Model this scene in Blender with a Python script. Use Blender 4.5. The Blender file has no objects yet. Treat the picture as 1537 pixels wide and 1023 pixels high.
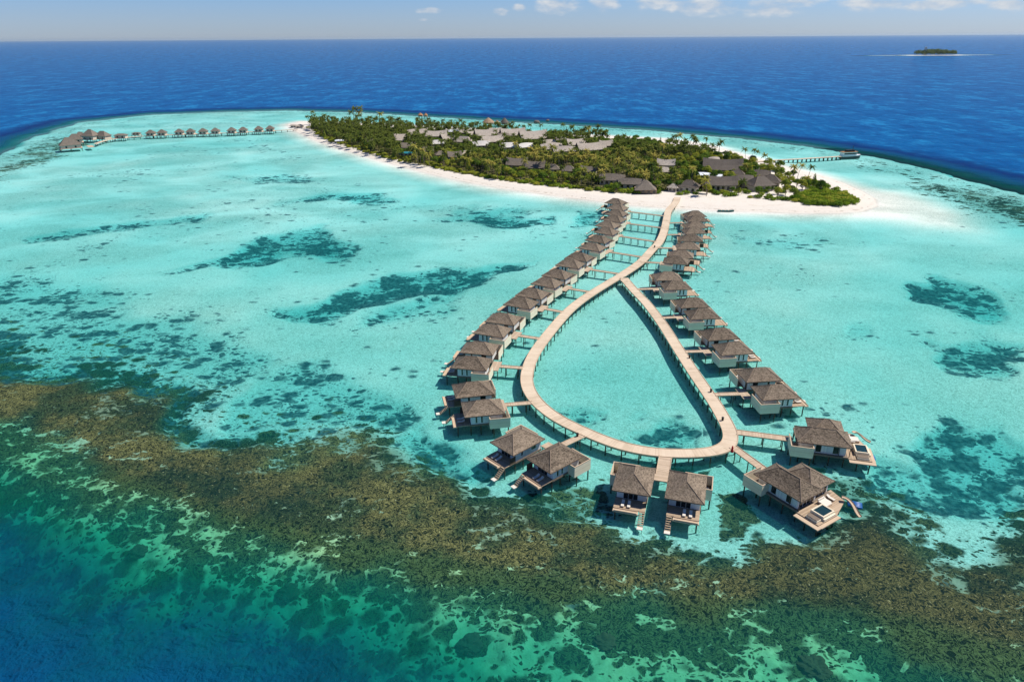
import bpy, bmesh, math, random
import numpy as np
from mathutils import Matrix, Vector

random.seed(11)
rng = np.random.default_rng(11)
scene = bpy.context.scene
COL = scene.collection
rad = math.radians

# ------------------------------------------------------------------ camera model (used to survey the site from the photograph)
H = 92.0
FPX, CX, CY = 1030.0, 768.5, 511.5
PITCH = math.atan((CY - 55.5) / FPX)
ROLL = math.atan(10.5 / 1537)
FW = np.array([0, math.cos(PITCH), -math.sin(PITCH)])
R0 = np.array([1.0, 0, 0])
U0 = np.array([0, math.sin(PITCH), math.cos(PITCH)])
RT = math.cos(ROLL) * R0 - math.sin(ROLL) * U0
UP = math.sin(ROLL) * R0 + math.cos(ROLL) * U0


def W(x, y, z=0.0):
    d = FW * FPX + RT * (x - CX) + UP * (CY - y)
    t = (z - H) / d[2]
    return (d * t)[:2]


def WP(pts, z=0.0):
    return np.array([W(px, py, z) for px, py in pts])


def proj(X, Y, Z=0.0):
    """world arrays -> survey pixel arrays"""
    vx, vy, vz = X, Y, Z - H
    c = vx * FW[0] + vy * FW[1] + vz * FW[2]
    c = np.where(c < 1.0, 1.0, c)
    u = CX + FPX * (vx * RT[0] + vy * RT[1] + vz * RT[2]) / c
    v = CY - FPX * (vx * UP[0] + vy * UP[1] + vz * UP[2]) / c
    return u, v


# ------------------------------------------------------------------ numpy helpers
def sdist(px, py, poly):
    """signed distance (positive inside) of points to a polygon"""
    poly = np.asarray(poly, float)
    d2 = np.full(px.shape, 1e18)
    inside = np.zeros(px.shape, bool)
    n = len(poly)
    for i in range(n):
        ax, ay = poly[i]
        bx, by = poly[(i + 1) % n]
        ex, ey = bx - ax, by - ay
        L = ex * ex + ey * ey + 1e-12
        t = np.clip(((px - ax) * ex + (py - ay) * ey) / L, 0, 1)
        dx, dy = px - (ax + t * ex), py - (ay + t * ey)
        d2 = np.minimum(d2, dx * dx + dy * dy)
        if ay != by:
            cond = ((ay > py) != (by > py)) & (px < ex * (py - ay) / (by - ay) + ax)
            inside ^= cond
    d = np.sqrt(d2)
    return np.where(inside, d, -d)


def _hash(ix, iy, seed):
    h = (ix.astype(np.int64) * 374761393 + iy.astype(np.int64) * 668265263 + seed * 1442695041) & 0xFFFFFFFF
    h = ((h ^ (h >> 13)) * 1274126177) & 0xFFFFFFFF
    h = h ^ (h >> 16)
    return (h & 0xFFFF) / 65535.0


def vnoise(x, y, seed=0):
    ix, iy = np.floor(x), np.floor(y)
    fx, fy = x - ix, y - iy
    fx = fx * fx * (3 - 2 * fx)
    fy = fy * fy * (3 - 2 * fy)
    ix = ix.astype(np.int64)
    iy = iy.astype(np.int64)
    a = _hash(ix, iy, seed)
    b = _hash(ix + 1, iy, seed)
    c = _hash(ix, iy + 1, seed)
    d = _hash(ix + 1, iy + 1, seed)
    return (a * (1 - fx) + b * fx) * (1 - fy) + (c * (1 - fx) + d * fx) * fy


def fbm(x, y, seed=0, oct=4):
    s, a, t = 0, 0.5, 0
    for i in range(oct):
        s = s + a * vnoise(x, y, seed + i * 17)
        t += a
        x, y, a = x * 2.03 + 3.1, y * 2.03 + 7.7, a * 0.5
    return s / t


def sstep(a, b, x):
    t = np.clip((x - a) / (b - a), 0, 1)
    return t * t * (3 - 2 * t)


# ------------------------------------------------------------------ mesh builder
class MB:
    def __init__(self):
        self.v = []
        self.f = []
        self.uv = None

    def add(self, vs, fs, M=None):
        o = len(self.v)
        for p in vs:
            p = Vector(p)
            if M is not None:
                p = M @ p
            self.v.append((p.x, p.y, p.z))
        for f in fs:
            self.f.append(tuple(i + o for i in f))

    def box(self, x0, x1, y0, y1, z0, z1, M=None):
        vs = [(x0, y0, z0), (x1, y0, z0), (x1, y1, z0), (x0, y1, z0), (x0, y0, z1), (x1, y0, z1), (x1, y1, z1), (x0, y1, z1)]
        fs = [(0, 3, 2, 1), (4, 5, 6, 7), (0, 1, 5, 4), (1, 2, 6, 5), (2, 3, 7, 6), (3, 0, 4, 7)]
        self.add(vs, fs, M)

    def prism(self, poly, z0, z1, M=None):
        n = len(poly)
        vs = [(x, y, z0) for x, y in poly] + [(x, y, z1) for x, y in poly]
        fs = [tuple(range(n - 1, -1, -1)), tuple(range(n, 2 * n))]
        for i in range(n):
            j = (i + 1) % n
            fs.append((i, j, n + j, n + i))
        self.add(vs, fs, M)

    def tube(self, p0, p1, r0, r1=None, n=7, cap=True):
        r1 = r0 if r1 is None else r1
        p0, p1 = Vector(p0), Vector(p1)
        d = (p1 - p0).normalized()
        a = Vector((1, 0, 0)) if abs(d.x) < 0.9 else Vector((0, 1, 0))
        e = d.cross(a).normalized()
        g = d.cross(e)
        vs = []
        for p, r in ((p0, r0), (p1, r1)):
            for k in range(n):
                t = 2 * math.pi * k / n
                vs.append(p + e * (r * math.cos(t)) + g * (r * math.sin(t)))
        fs = [(k, (k + 1) % n, n + (k + 1) % n, n + k) for k in range(n)]
        if cap:
            fs += [tuple(range(n - 1, -1, -1)), tuple(range(n, 2 * n))]
        self.add(vs, fs)

    def bar(self, p0, p1, w, h, z_off=0.0):
        """horizontal-ish beam of width w, height h centred on the segment"""
        p0, p1 = Vector(p0), Vector(p1)
        d = p1 - p0
        L = d.length
        d = d / L
        s = Vector((-d.y, d.x, 0))
        if s.length < 1e-6:
            s = Vector((1, 0, 0))
        s.normalize()
        u = d.cross(s) * -1
        u = s.cross(d) * -1 if u.z < 0 else u
        vs = []
        for p in (p0, p1):
            for a, b in ((-1, -1), (1, -1), (1, 1), (-1, 1)):
                vs.append(p + s * (a * w / 2) + u * (b * h / 2 + z_off))
        fs = [(0, 1, 2, 3), (7, 6, 5, 4), (0, 4, 5, 1), (1, 5, 6, 2), (2, 6, 7, 3), (3, 7, 4, 0)]
        self.add(vs, fs)

    def lathe(self, prof, n=12, M=None, sx=1.0, sy=1.0):
        vs, fs = [], []
        for r, z in prof:
            for k in range(n):
                t = 2 * math.pi * k / n
                vs.append((r * sx * math.cos(t), r * sy * math.sin(t), z))
        for i in range(len(prof) - 1):
            for k in range(n):
                j = (k + 1) % n
                fs.append((i * n + k, i * n + j, (i + 1) * n + j, (i + 1) * n + k))
        fs.append(tuple(range(n - 1, -1, -1)))
        m = (len(prof) - 1) * n
        fs.append(tuple(range(m, m + n)))
        self.add(vs, fs, M)

    def mesh(self, name, mat, fix=True):
        me = bpy.data.meshes.new(name)
        me.from_pydata(self.v, [], self.f)
        if mat is not None:
            me.materials.append(mat)
        if fix:
            bm = bmesh.new()
            bm.from_mesh(me)
            bmesh.ops.recalc_face_normals(bm, faces=bm.faces)
            bm.to_mesh(me)
            bm.free()
        me.update()
        return me

    def build(self, name, mat, parent=None, fix=True):
        return link(name, self.mesh(name, mat, fix), parent)


def link(name, me, parent=None):
    o = bpy.data.objects.new(name, me)
    COL.objects.link(o)
    if parent is not None:
        o.parent = parent
    return o


def empty(name, loc=(0, 0, 0), rz=0.0):
    o = bpy.data.objects.new(name, None)
    COL.objects.link(o)
    o.location = loc
    o.rotation_euler = (0, 0, rz)
    o.empty_display_size = 0.5
    return o


def tag(o, label, cat, group=None):
    o['label'] = label
    o['category'] = cat
    if group:
        o['group'] = group
    return o


def copy_tree(o, parent=None):
    c = o.copy()
    COL.objects.link(c)
    if parent is not None:
        c.parent = parent
    for ch in list(o.children):
        copy_tree(ch, c)
    return c


def np_mesh(name, V, Fq, mat, smooth=True):
    """numpy quads -> mesh"""
    me = bpy.data.meshes.new(name)
    me.vertices.add(len(V))
    me.vertices.foreach_set('co', np.asarray(V, np.float32).ravel())
    nf = len(Fq)
    me.loops.add(nf * 4)
    me.polygons.add(nf)
    me.polygons.foreach_set('loop_start', np.arange(0, nf * 4, 4, dtype=np.int32))
    me.loops.foreach_set('vertex_index', np.asarray(Fq, np.int32).ravel())
    me.update(calc_edges=True)
    if smooth:
        me.polygons.foreach_set('use_smooth', np.ones(nf, bool))
    if mat is not None:
        me.materials.append(mat)
    return me


def attr(me, name, data):
    a = me.attributes.new(name, 'FLOAT', 'POINT')
    a.data.foreach_set('value', np.asarray(data, np.float32))


# ------------------------------------------------------------------ materials
class NT:
    def __init__(self, name):
        self.m = bpy.data.materials.new(name)
        self.m.use_nodes = True
        self.t = self.m.node_tree
        self.t.nodes.clear()
        self.out = self.n('ShaderNodeOutputMaterial')

    def n(self, kind, **kw):
        nd = self.t.nodes.new(kind)
        for k, v in kw.items():
            setattr(nd, k, v)
        return nd

    def l(self, a, b):
        self.t.links.new(a, b)

    def val(self, sock, v):
        if hasattr(v, 'is_output') or isinstance(v, bpy.types.NodeSocket):
            self.l(v, sock)
        else:
            sock.default_value = v

    def math(self, op, a, b=0.0, c=None, clamp=False):
        nd = self.n('ShaderNodeMath', operation=op)
        nd.use_clamp = clamp
        self.val(nd.inputs[0], a)
        self.val(nd.inputs[1], b)
        if c is not None:
            self.val(nd.inputs[2], c)
        return nd.outputs[0]

    def mix(self, fac, a, b):
        nd = self.n('ShaderNodeMix', data_type='RGBA')
        self.val(nd.inputs[0], fac)
        self.val(nd.inputs[6], a if not isinstance(a, tuple) or len(a) == 4 else a + (1,))
        self.val(nd.inputs[7], b if not isinstance(b, tuple) or len(b) == 4 else b + (1,))
        return nd.outputs[2]

    def noise(self, vec, scale, detail=3.0, rough=0.55, dist=0.0, out='Fac', dim='3D'):
        nd = self.n('ShaderNodeTexNoise', noise_dimensions=dim)
        if vec is not None:
            self.l(vec, nd.inputs['Vector'])
        nd.inputs['Scale'].default_value = scale
        nd.inputs['Detail'].default_value = detail
        nd.inputs['Roughness'].default_value = rough
        nd.inputs['Distortion'].default_value = dist
        return nd.outputs[out]

    def vor(self, vec, scale, feature='F1', out='Distance', rnd=1.0):
        nd = self.n('ShaderNodeTexVoronoi', feature=feature)
        if vec is not None:
            self.l(vec, nd.inputs['Vector'])
        nd.inputs['Scale'].default_value = scale
        nd.inputs['Randomness'].default_value = rnd
        return nd.outputs[out]

    def ramp(self, fac, stops, interp='LINEAR'):
        nd = self.n('ShaderNodeValToRGB')
        cr = nd.color_ramp
        cr.interpolation = interp
        while len(cr.elements) > 1:
            cr.elements.remove(cr.elements[-1])
        for i, (p, c) in enumerate(stops):
            e = cr.elements[0] if i == 0 else cr.elements.new(p)
            e.position = p
            e.color = tuple(c) + (1,) if len(c) == 3 else c
        self.l(fac, nd.inputs[0])
        return nd.outputs[0]

    def rng(self, v, a, b, c=0.0, d=1.0, smooth=True):
        nd = self.n('ShaderNodeMapRange', interpolation_type='SMOOTHSTEP' if smooth else 'LINEAR')
        self.val(nd.inputs[0], v)
        nd.inputs[1].default_value = a
        nd.inputs[2].default_value = b
        nd.inputs[3].default_value = c
        nd.inputs[4].default_value = d
        return nd.outputs[0]

    def attr(self, name):
        nd = self.n('ShaderNodeAttribute', attribute_name=name)
        return nd.outputs['Fac']

    def pos(self):
        return self.n('ShaderNodeNewGeometry').outputs['Position']

    def obj(self):
        return self.n('ShaderNodeTexCoord').outputs['Object']

    def bump(self, h, strength, dist=0.1, normal=None):
        nd = self.n('ShaderNodeBump')
        nd.inputs['Strength'].default_value = strength
        nd.inputs['Distance'].default_value = dist
        self.l(h, nd.inputs['Height'])
        if normal is not None:
            self.l(normal, nd.inputs['Normal'])
        return nd.outputs[0]

    def scale(self, vec, s):
        nd = self.n('ShaderNodeVectorMath', operation='MULTIPLY')
        self.l(vec, nd.inputs[0])
        nd.inputs[1].default_value = s
        return nd.outputs[0]

    def principled(self, col, rough=0.8, normal=None, spec=0.3, metal=0.0):
        p = self.n('ShaderNodeBsdfPrincipled')
        self.val(p.inputs['Base Color'], col if not isinstance(col, tuple) or len(col) == 4 else col + (1,))
        self.val(p.inputs['Roughness'], rough)
        p.inputs['Specular IOR Level'].default_value = spec
        p.inputs['Metallic'].default_value = metal
        if normal is not None:
            self.l(normal, p.inputs['Normal'])
        self.l(p.outputs[0], self.out.inputs[0])
        return self.m


def mat_simple(name, col, rough=0.7, var=0.15, scale=1.5, spec=0.3, bump=0.0, coord='obj'):
    t = NT(name)
    v = t.obj() if coord == 'obj' else t.pos()
    f = t.noise(v, scale, 4.0)
    c = t.mix(f, tuple(x * (1 - var) for x in col), tuple(min(1, x * (1 + var)) for x in col))
    nrm = t.bump(t.noise(v, scale * 6, 2.0), bump, 0.03) if bump else None
    return t.principled(c, rough, nrm, spec)


def mat_shingle(name, dark, light, s=1.0):
    t = NT(name)
    v = t.obj()
    a = t.noise(v, 2.6 * s, 4.0, 0.75)
    b = t.vor(t.scale(v, (1, 1, 2.2)), 3.4 * s, out='Color')
    sep = t.n('ShaderNodeSeparateColor')
    t.l(b, sep.inputs[0])
    f = t.math('ADD', t.math('MULTIPLY', a, 0.9), t.math('MULTIPLY', sep.outputs[0], 0.35))
    streak = t.noise(t.scale(v, (1, 1, 0.25)), 0.5, 3.0)
    f = t.math('ADD', f, t.math('MULTIPLY', t.math('SUBTRACT', streak, 0.5), 0.35))
    oi = t.n('ShaderNodeObjectInfo')
    f = t.math('ADD', f, t.math('MULTIPLY', t.math('SUBTRACT', oi.outputs['Random'], 0.5), 0.16))
    c = t.ramp(f, [(0.32, dark), (0.62, tuple((p + q) / 2 for p, q in zip(dark, light))), (0.9, light)])
    wv = t.n('ShaderNodeTexWave', wave_type='BANDS', bands_direction='Z')
    t.l(v, wv.inputs[0])
    wv.inputs['Scale'].default_value = 2.2 * s
    wv.inputs['Distortion'].default_value = 1.2
    h = t.math('ADD', t.math('MULTIPLY', wv.outputs[1], 0.5), f)
    return t.principled(c, 0.85, t.bump(h, 0.6, 0.08), 0.2)


def mat_planks(name, c0, c1, axis=0, freq=6.0, spec=0.2):
    """boards across one local axis"""
    t = NT(name)
    v = t.obj()
    sp = t.n('ShaderNodeSeparateXYZ')
    t.l(v, sp.inputs[0])
    q = t.math('MULTIPLY', sp.outputs[axis], freq)
    idx = t.math('FLOOR', q)
    wn = t.n('ShaderNodeTexWhiteNoise', noise_dimensions='1D')
    t.l(idx, wn.inputs['W'])
    f = t.math('ADD', t.math('MULTIPLY', wn.outputs['Value'], 0.5), t.math('MULTIPLY', t.noise(v, 0.8, 4.0, 0.65), 0.6))
    c = t.ramp(f, [(0.25, c0), (0.8, c1)])
    gap = t.math('PINGPONG', q, 0.5)
    h = t.rng(gap, 0.0, 0.08)
    return t.principled(c, 0.75, t.bump(h, 0.5, 0.02), spec)


M_roof = mat_shingle('shingle_roof', (0.050, 0.038, 0.026), (0.31, 0.24, 0.17))
M_cap = mat_simple('ridge_shingle', (0.25, 0.185, 0.13), 0.85, 0.25, 3)
M_fascia = mat_simple('fascia_wood', (0.22, 0.15, 0.10), 0.8, 0.2, 3)
M_white = mat_planks('white_cladding', (0.62, 0.63, 0.63), (0.78, 0.78, 0.76), 0, 3.0)
M_wood = mat_planks('deck_boards', (0.34, 0.245, 0.16), (0.52, 0.39, 0.265), 0, 5.0)
M_woodlt = mat_simple('pale_timber', (0.56, 0.42, 0.285), 0.75, 0.15, 1.2)
M_dkwood = mat_simple('post_timber', (0.095, 0.068, 0.045), 0.85, 0.3, 2)
M_floor = mat_simple('floor_beam', (0.20, 0.155, 0.115), 0.85, 0.25, 1.5)
M_cream = mat_planks('cream_boards', (0.74, 0.63, 0.45), (0.86, 0.76, 0.57), 2, 4.0)
M_glass = mat_simple('dark_glass', (0.015, 0.02, 0.022), 0.08, 0.2, 1, 0.6)
M_fabric = mat_simple('cream_fabric', (0.72, 0.66, 0.56), 0.9, 0.08, 4)
M_red = mat_simple('red_cloth', (0.62, 0.015, 0.02), 0.8, 0.15, 5)
M_skin = mat_simple('skin', (0.30, 0.16, 0.10), 0.6, 0.1, 5)
M_black = mat_simple('dark_plastic', (0.02, 0.018, 0.016), 0.5, 0.2, 5)
M_blue = mat_simple('blue_vinyl', (0.008, 0.11, 0.34), 0.35, 0.12, 2, 0.5)
M_whitep = mat_simple('white_paint', (0.78, 0.78, 0.76), 0.4, 0.06, 1, 0.4)
M_hull = mat_simple('dark_hull', (0.012, 0.016, 0.024), 0.3, 0.2, 1, 0.5)
M_poolw = mat_simple('pool_water', (0.012, 0.04, 0.042), 0.06, 0.2, 1, 0.6)
M_green = mat_simple('green_paint', (0.02, 0.10, 0.085), 0.45, 0.2, 2)
M_orange = mat_simple('terracotta_thatch', (0.42, 0.20, 0.09), 0.9, 0.25, 2)
M_thatch = mat_shingle('thatch', (0.20, 0.12, 0.07), (0.44, 0.30, 0.19))
M_coralrock = mat_simple('coral_rock', (0.075, 0.065, 0.03), 0.95, 0.6, 2.0, 0.1, 1.0)
M_rock = mat_simple('boulder', (0.16, 0.14, 0.12), 0.9, 0.4, 1.0, 0.2, 0.8)


def mat_walkway():
    t = NT('boardwalk_boards')
    uv = t.n('ShaderNodeUVMap', uv_map='uv').outputs[0]
    sp = t.n('ShaderNodeSeparateXYZ')
    t.l(uv, sp.inputs[0])
    s = sp.outputs[0]
    big = t.n('ShaderNodeTexWhiteNoise', noise_dimensions='1D')
    t.l(t.math('FLOOR', t.math('MULTIPLY', s, 0.16)), big.inputs['W'])
    fine = t.n('ShaderNodeTexWhiteNoise', noise_dimensions='1D')
    t.l(t.math('FLOOR', t.math('MULTIPLY', s, 3.0)), fine.inputs['W'])
    f = t.math('ADD', t.math('MULTIPLY', big.outputs[0], 0.25), t.math('MULTIPLY', fine.outputs[0], 0.30))
    f = t.math('ADD', f, t.math('MULTIPLY', t.noise(t.pos(), 0.35, 5.0, 0.75), 0.75))
    f = t.math('SUBTRACT', f, t.math('MULTIPLY', t.rng(t.noise(t.pos(), 0.11, 4.0, 0.7), 0.54, 0.68), 0.30))
    c = t.ramp(f, [(0.10, (0.33, 0.25, 0.17)), (0.32, (0.50, 0.39, 0.27)), (0.6, (0.63, 0.50, 0.36)), (0.95, (0.70, 0.58, 0.43))])
    gap = t.rng(t.math('PINGPONG', t.math('MULTIPLY', s, 3.0), 0.5), 0.0, 0.1)
    return t.principled(c, 0.8, t.bump(gap, 0.4, 0.02), 0.15)


M_walk = mat_walkway()


def mat_leaf(name, dark, light, tip, transl=0.36):
    t = NT(name)
    oi = t.n('ShaderNodeObjectInfo')
    f = t.math('ADD', t.math('MULTIPLY', oi.outputs['Random'], 0.75), t.math('MULTIPLY', t.noise(t.pos(), 0.35, 3.0), 0.6))
    c = t.ramp(f, [(0.25, dark), (0.65, light), (1.0, tip)])
    d = t.n('ShaderNodeBsdfDiffuse')
    t.l(c, d.inputs[0])
    tr = t.n('ShaderNodeBsdfTranslucent')
    t.l(c, tr.inputs[0])
    mx = t.n('ShaderNodeMixShader')
    mx.inputs[0].default_value = transl
    t.l(d.outputs[0], mx.inputs[1])
    t.l(tr.outputs[0], mx.inputs[2])
    t.l(mx.outputs[0], t.out.inputs[0])
    return t.m


M_palm = mat_leaf('palm_fronds', (0.055, 0.09, 0.018), (0.21, 0.235, 0.042), (0.46, 0.39, 0.09))
M_leaf = mat_leaf('broad_leaves', (0.045, 0.10, 0.016), (0.17, 0.26, 0.034), (0.38, 0.38, 0.05))
M_bush = mat_leaf('shrub_leaves', (0.09, 0.17, 0.016), (0.24, 0.34, 0.03), (0.44, 0.44, 0.06))
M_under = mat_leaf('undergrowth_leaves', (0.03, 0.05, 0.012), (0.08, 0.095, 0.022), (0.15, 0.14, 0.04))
M_isle = mat_leaf('islet_leaves', (0.045, 0.085, 0.02), (0.08, 0.13, 0.03), (0.13, 0.17, 0.045))
M_trunk = mat_simple('palm_trunk', (0.23, 0.18, 0.13), 0.9, 0.3, 2)

# ------------------------------------------------------------------ sun, sky
SUN_AZ, SUN_EL = rad(16), rad(54)      # azimuth from +X towards +Y
sun_dir = Vector((math.cos(SUN_EL) * math.cos(SUN_AZ), math.cos(SUN_EL) * math.sin(SUN_AZ), math.sin(SUN_EL)))
ld = bpy.data.lights.new('sun', 'SUN')
ld.energy = 4.6
ld.angle = rad(0.53)
ld.color = (1.0, 0.95, 0.88)
lo = bpy.data.objects.new('sun', ld)
COL.objects.link(lo)
lo.rotation_euler = sun_dir.to_track_quat('Z', 'Y').to_euler()
lo.location = (200, 100, 300)

world = bpy.data.worlds.new('World')
scene.world = world
world.use_nodes = True
wt = world.node_tree
wt.nodes.clear()


def wn(kind, **kw):
    nd = wt.nodes.new(kind)
    for k, v in kw.items():
        setattr(nd, k, v)
    return nd


def wmath(op, a, b=0.0, clamp=False):
    nd = wn('ShaderNodeMath', operation=op)
    nd.use_clamp = clamp
    for s, v in ((nd.inputs[0], a), (nd.inputs[1], b)):
        if isinstance(v, bpy.types.NodeSocket):
            wt.links.new(v, s)
        else:
            s.default_value = v
    return nd.outputs[0]


sky = wn('ShaderNodeTexSky', sky_type='NISHITA')
sky.sun_disc = False
sky.sun_elevation = SUN_EL
sky.sun_rotation = math.pi / 2 - SUN_AZ
sky.altitude = 90
sky.air_density = 1.0
sky.dust_density = 0.15
sky.ozone_density = 3.5
gen = wn('ShaderNodeTexCoord').outputs['Generated']
sep = wn('ShaderNodeSeparateXYZ')
wt.links.new(gen, sep.inputs[0])
az = wmath('ARCTAN2', sep.outputs[0], sep.outputs[1])          # 0 = straight ahead, + = to the east
el = wmath('ARCSINE', sep.outputs[2])
comb = wn('ShaderNodeCombineXYZ')
wt.links.new(wmath('MULTIPLY', az, 1.0), comb.inputs[0])
wt.links.new(wmath('MULTIPLY', el, 2.2), comb.inputs[1])
cn = wn('ShaderNodeTexNoise')
cn.inputs['Scale'].default_value = 34
cn.inputs['Detail'].default_value = 7
cn.inputs['Roughness'].default_value = 0.58
wt.links.new(comb.outputs[0], cn.inputs['Vector'])
cb = wn('ShaderNodeTexNoise')
cb.inputs['Scale'].default_value = 7
cb.inputs['Detail'].default_value = 2
wt.links.new(comb.outputs[0], cb.inputs['Vector'])


def blob(a0, e0, sa, se):
    """soft patch of cloud in the sky at azimuth a0, elevation e0 (degrees)"""
    da = wmath('DIVIDE', wmath('SUBTRACT', az, rad(a0)), rad(sa))
    de = wmath('DIVIDE', wmath('SUBTRACT', el, rad(e0)), rad(se))
    r = wmath('ADD', wmath('MULTIPLY', da, da), wmath('MULTIPLY', de, de))
    return wmath('SUBTRACT', 1.0, r, True)


def sky_dir(px, py):
    d = FW * FPX + RT * (px - CX) + UP * (CY - py)
    d = d / np.linalg.norm(d)
    return math.degrees(math.atan2(d[0], d[1])), math.degrees(math.asin(d[2]))


dens = None
for (px, py, sa, se) in [(838, 8, 2.4, 0.9), (908, 5, 1.5, 0.9), (985, 0, 2.8, 0.9), (1055, 9, 4.2, 0.9), (1160, 11, 3.0, 0.9), (1190, 0, 3.0, 0.8), (1320, 3, 3.6, 0.8), (1390, 8, 2.6, 0.5),
                         (1430, 3, 3.2, 0.6), (1520, 6, 2.2, 0.5), (645, 16, 1.3, 0.35), (752, 18, 0.9, 0.4), (780, 12, 0.8, 0.4), (635, 30, 0.6, 0.2), (1600, 0, 4, 1.2), (1000, -60, 14, 2.2), (500, -90, 10, 2.0)]:
    a0, e0 = sky_dir(px, py)
    b = blob(a0, e0, sa, se)
    dens = b if dens is None else wmath('MAXIMUM', dens, b)
cl = wmath('ADD', wmath('MULTIPLY', dens, 0.85), wmath('MULTIPLY', wmath('SUBTRACT', cn.outputs[0], 0.5), 1.7))
mr = wn('ShaderNodeMapRange', interpolation_type='SMOOTHSTEP')
wt.links.new(cl, mr.inputs[0])
mr.inputs[1].default_value = 0.28
mr.inputs[2].default_value = 0.95
shade = wn('ShaderNodeValToRGB')
shade.color_ramp.elements[0].position = 0.35
shade.color_ramp.elements[0].color = (6.4, 7.4, 8.8, 1)
shade.color_ramp.elements[1].position = 0.7
shade.color_ramp.elements[1].color = (10.2, 10.3, 10.4, 1)
wt.links.new(cn.outputs[0], shade.inputs[0])
tint = wn('ShaderNodeMix', data_type='RGBA', blend_type='MULTIPLY')
tint.inputs[0].default_value = 1.0
wt.links.new(sky.outputs[0], tint.inputs[6])
tel = wn('ShaderNodeMapRange', interpolation_type='SMOOTHSTEP')
wt.links.new(el, tel.inputs[0])
tel.inputs[1].default_value = rad(0.5)
tel.inputs[2].default_value = rad(16)
tcol = wn('ShaderNodeValToRGB')
tcol.color_ramp.elements[0].color = (0.78, 0.98, 1.55, 1)
tcol.color_ramp.elements[1].color = (0.50, 0.72, 1.10, 1)
e_ = tcol.color_ramp.elements.new(0.10)
e_.color = (0.66, 1.00, 1.62, 1)
wt.links.new(tel.outputs[0], tcol.inputs[0])
wt.links.new(tcol.outputs[0], tint.inputs[7])
cmix = wn('ShaderNodeMix', data_type='RGBA')
wt.links.new(wmath('MULTIPLY', mr.outputs[0], 0.82), cmix.inputs[0])
wt.links.new(tint.outputs[2], cmix.inputs[6])
wt.links.new(shade.outputs[0], cmix.inputs[7])
bg = wn('ShaderNodeBackground')
bg.inputs[1].default_value = 0.064
wt.links.new(cmix.outputs[2], bg.inputs[0])
wo = wn('ShaderNodeOutputWorld')
wt.links.new(bg.outputs[0], wo.inputs[0])

# ------------------------------------------------------------------ shelf, island and seabed fields
SHELF = [(-400, 330), (-150, 285), (0, 232), (55, 204), (120, 182), (230, 171), (330, 167), (430, 165), (540, 168), (640, 174), (760, 181), (880, 188), (1000, 196),
         (1100, 205), (1200, 217), (1300, 232), (1400, 254), (1470, 271), (1537, 288), (1700, 330), (2000, 430), (2400, 640), (2600, 1000), (2300, 1150), (1800, 1065), (1537, 1025), (1400, 985),
         (1250, 960), (1100, 950), (950, 940), (800, 905), (650, 878), (520, 850), (400, 825), (280, 795), (180, 760), (90, 722), (0, 672), (-150, 600), (-400, 520), (-700, 430)]
ISLAND = [(428, 187), (440, 197), (470, 211), (500, 222), (530, 231), (560, 240), (600, 251), (650, 264), (700, 275), (750, 284), (800, 291), (850, 298), (900, 304), (950, 310), (1000, 314),
          (1060, 317), (1100, 319), (1150, 320), (1200, 322), (1260, 322), (1300, 319), (1322, 311), (1320, 300), (1300, 288), (1270, 275), (1240, 265), (1210, 257), (1180, 250), (1150, 241), (1120, 233),
          (1080, 221), (1040, 213), (1000, 208), (900, 203), (800, 198), (700, 192), (600, 187), (520, 184), (450, 182)]
VEG = [(460, 191), (480, 205), (500, 214), (530, 223), (560, 232), (600, 242), (640, 250), (700, 262), (760, 272), (800, 277), (840, 281), (900, 288), (950, 292), (990, 291), (1040, 295), (1080, 294),
       (1130, 299), (1180, 302), (1210, 307), (1260, 310), (1288, 304), (1272, 291), (1240, 279), (1205, 268), (1170, 256), (1135, 246), (1100, 238), (1060, 228), (1000, 218), (900, 209), (800, 203),
       (700, 197), (600, 192), (520, 189), (470, 187)]
SANDBAR = [(1290, 319), (1330, 325), (1390, 336), (1432, 338), (1430, 322), (1390, 304), (1345, 290), (1310, 290)]
SHELF_W, ISLAND_W, SANDBAR_W, VEG_W = WP(SHELF), WP(ISLAND), WP(SANDBAR), WP(VEG, 1.3)
# the lower (south) rim drops steeply, the far rim gently
FARC = W(1403, 83)


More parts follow.
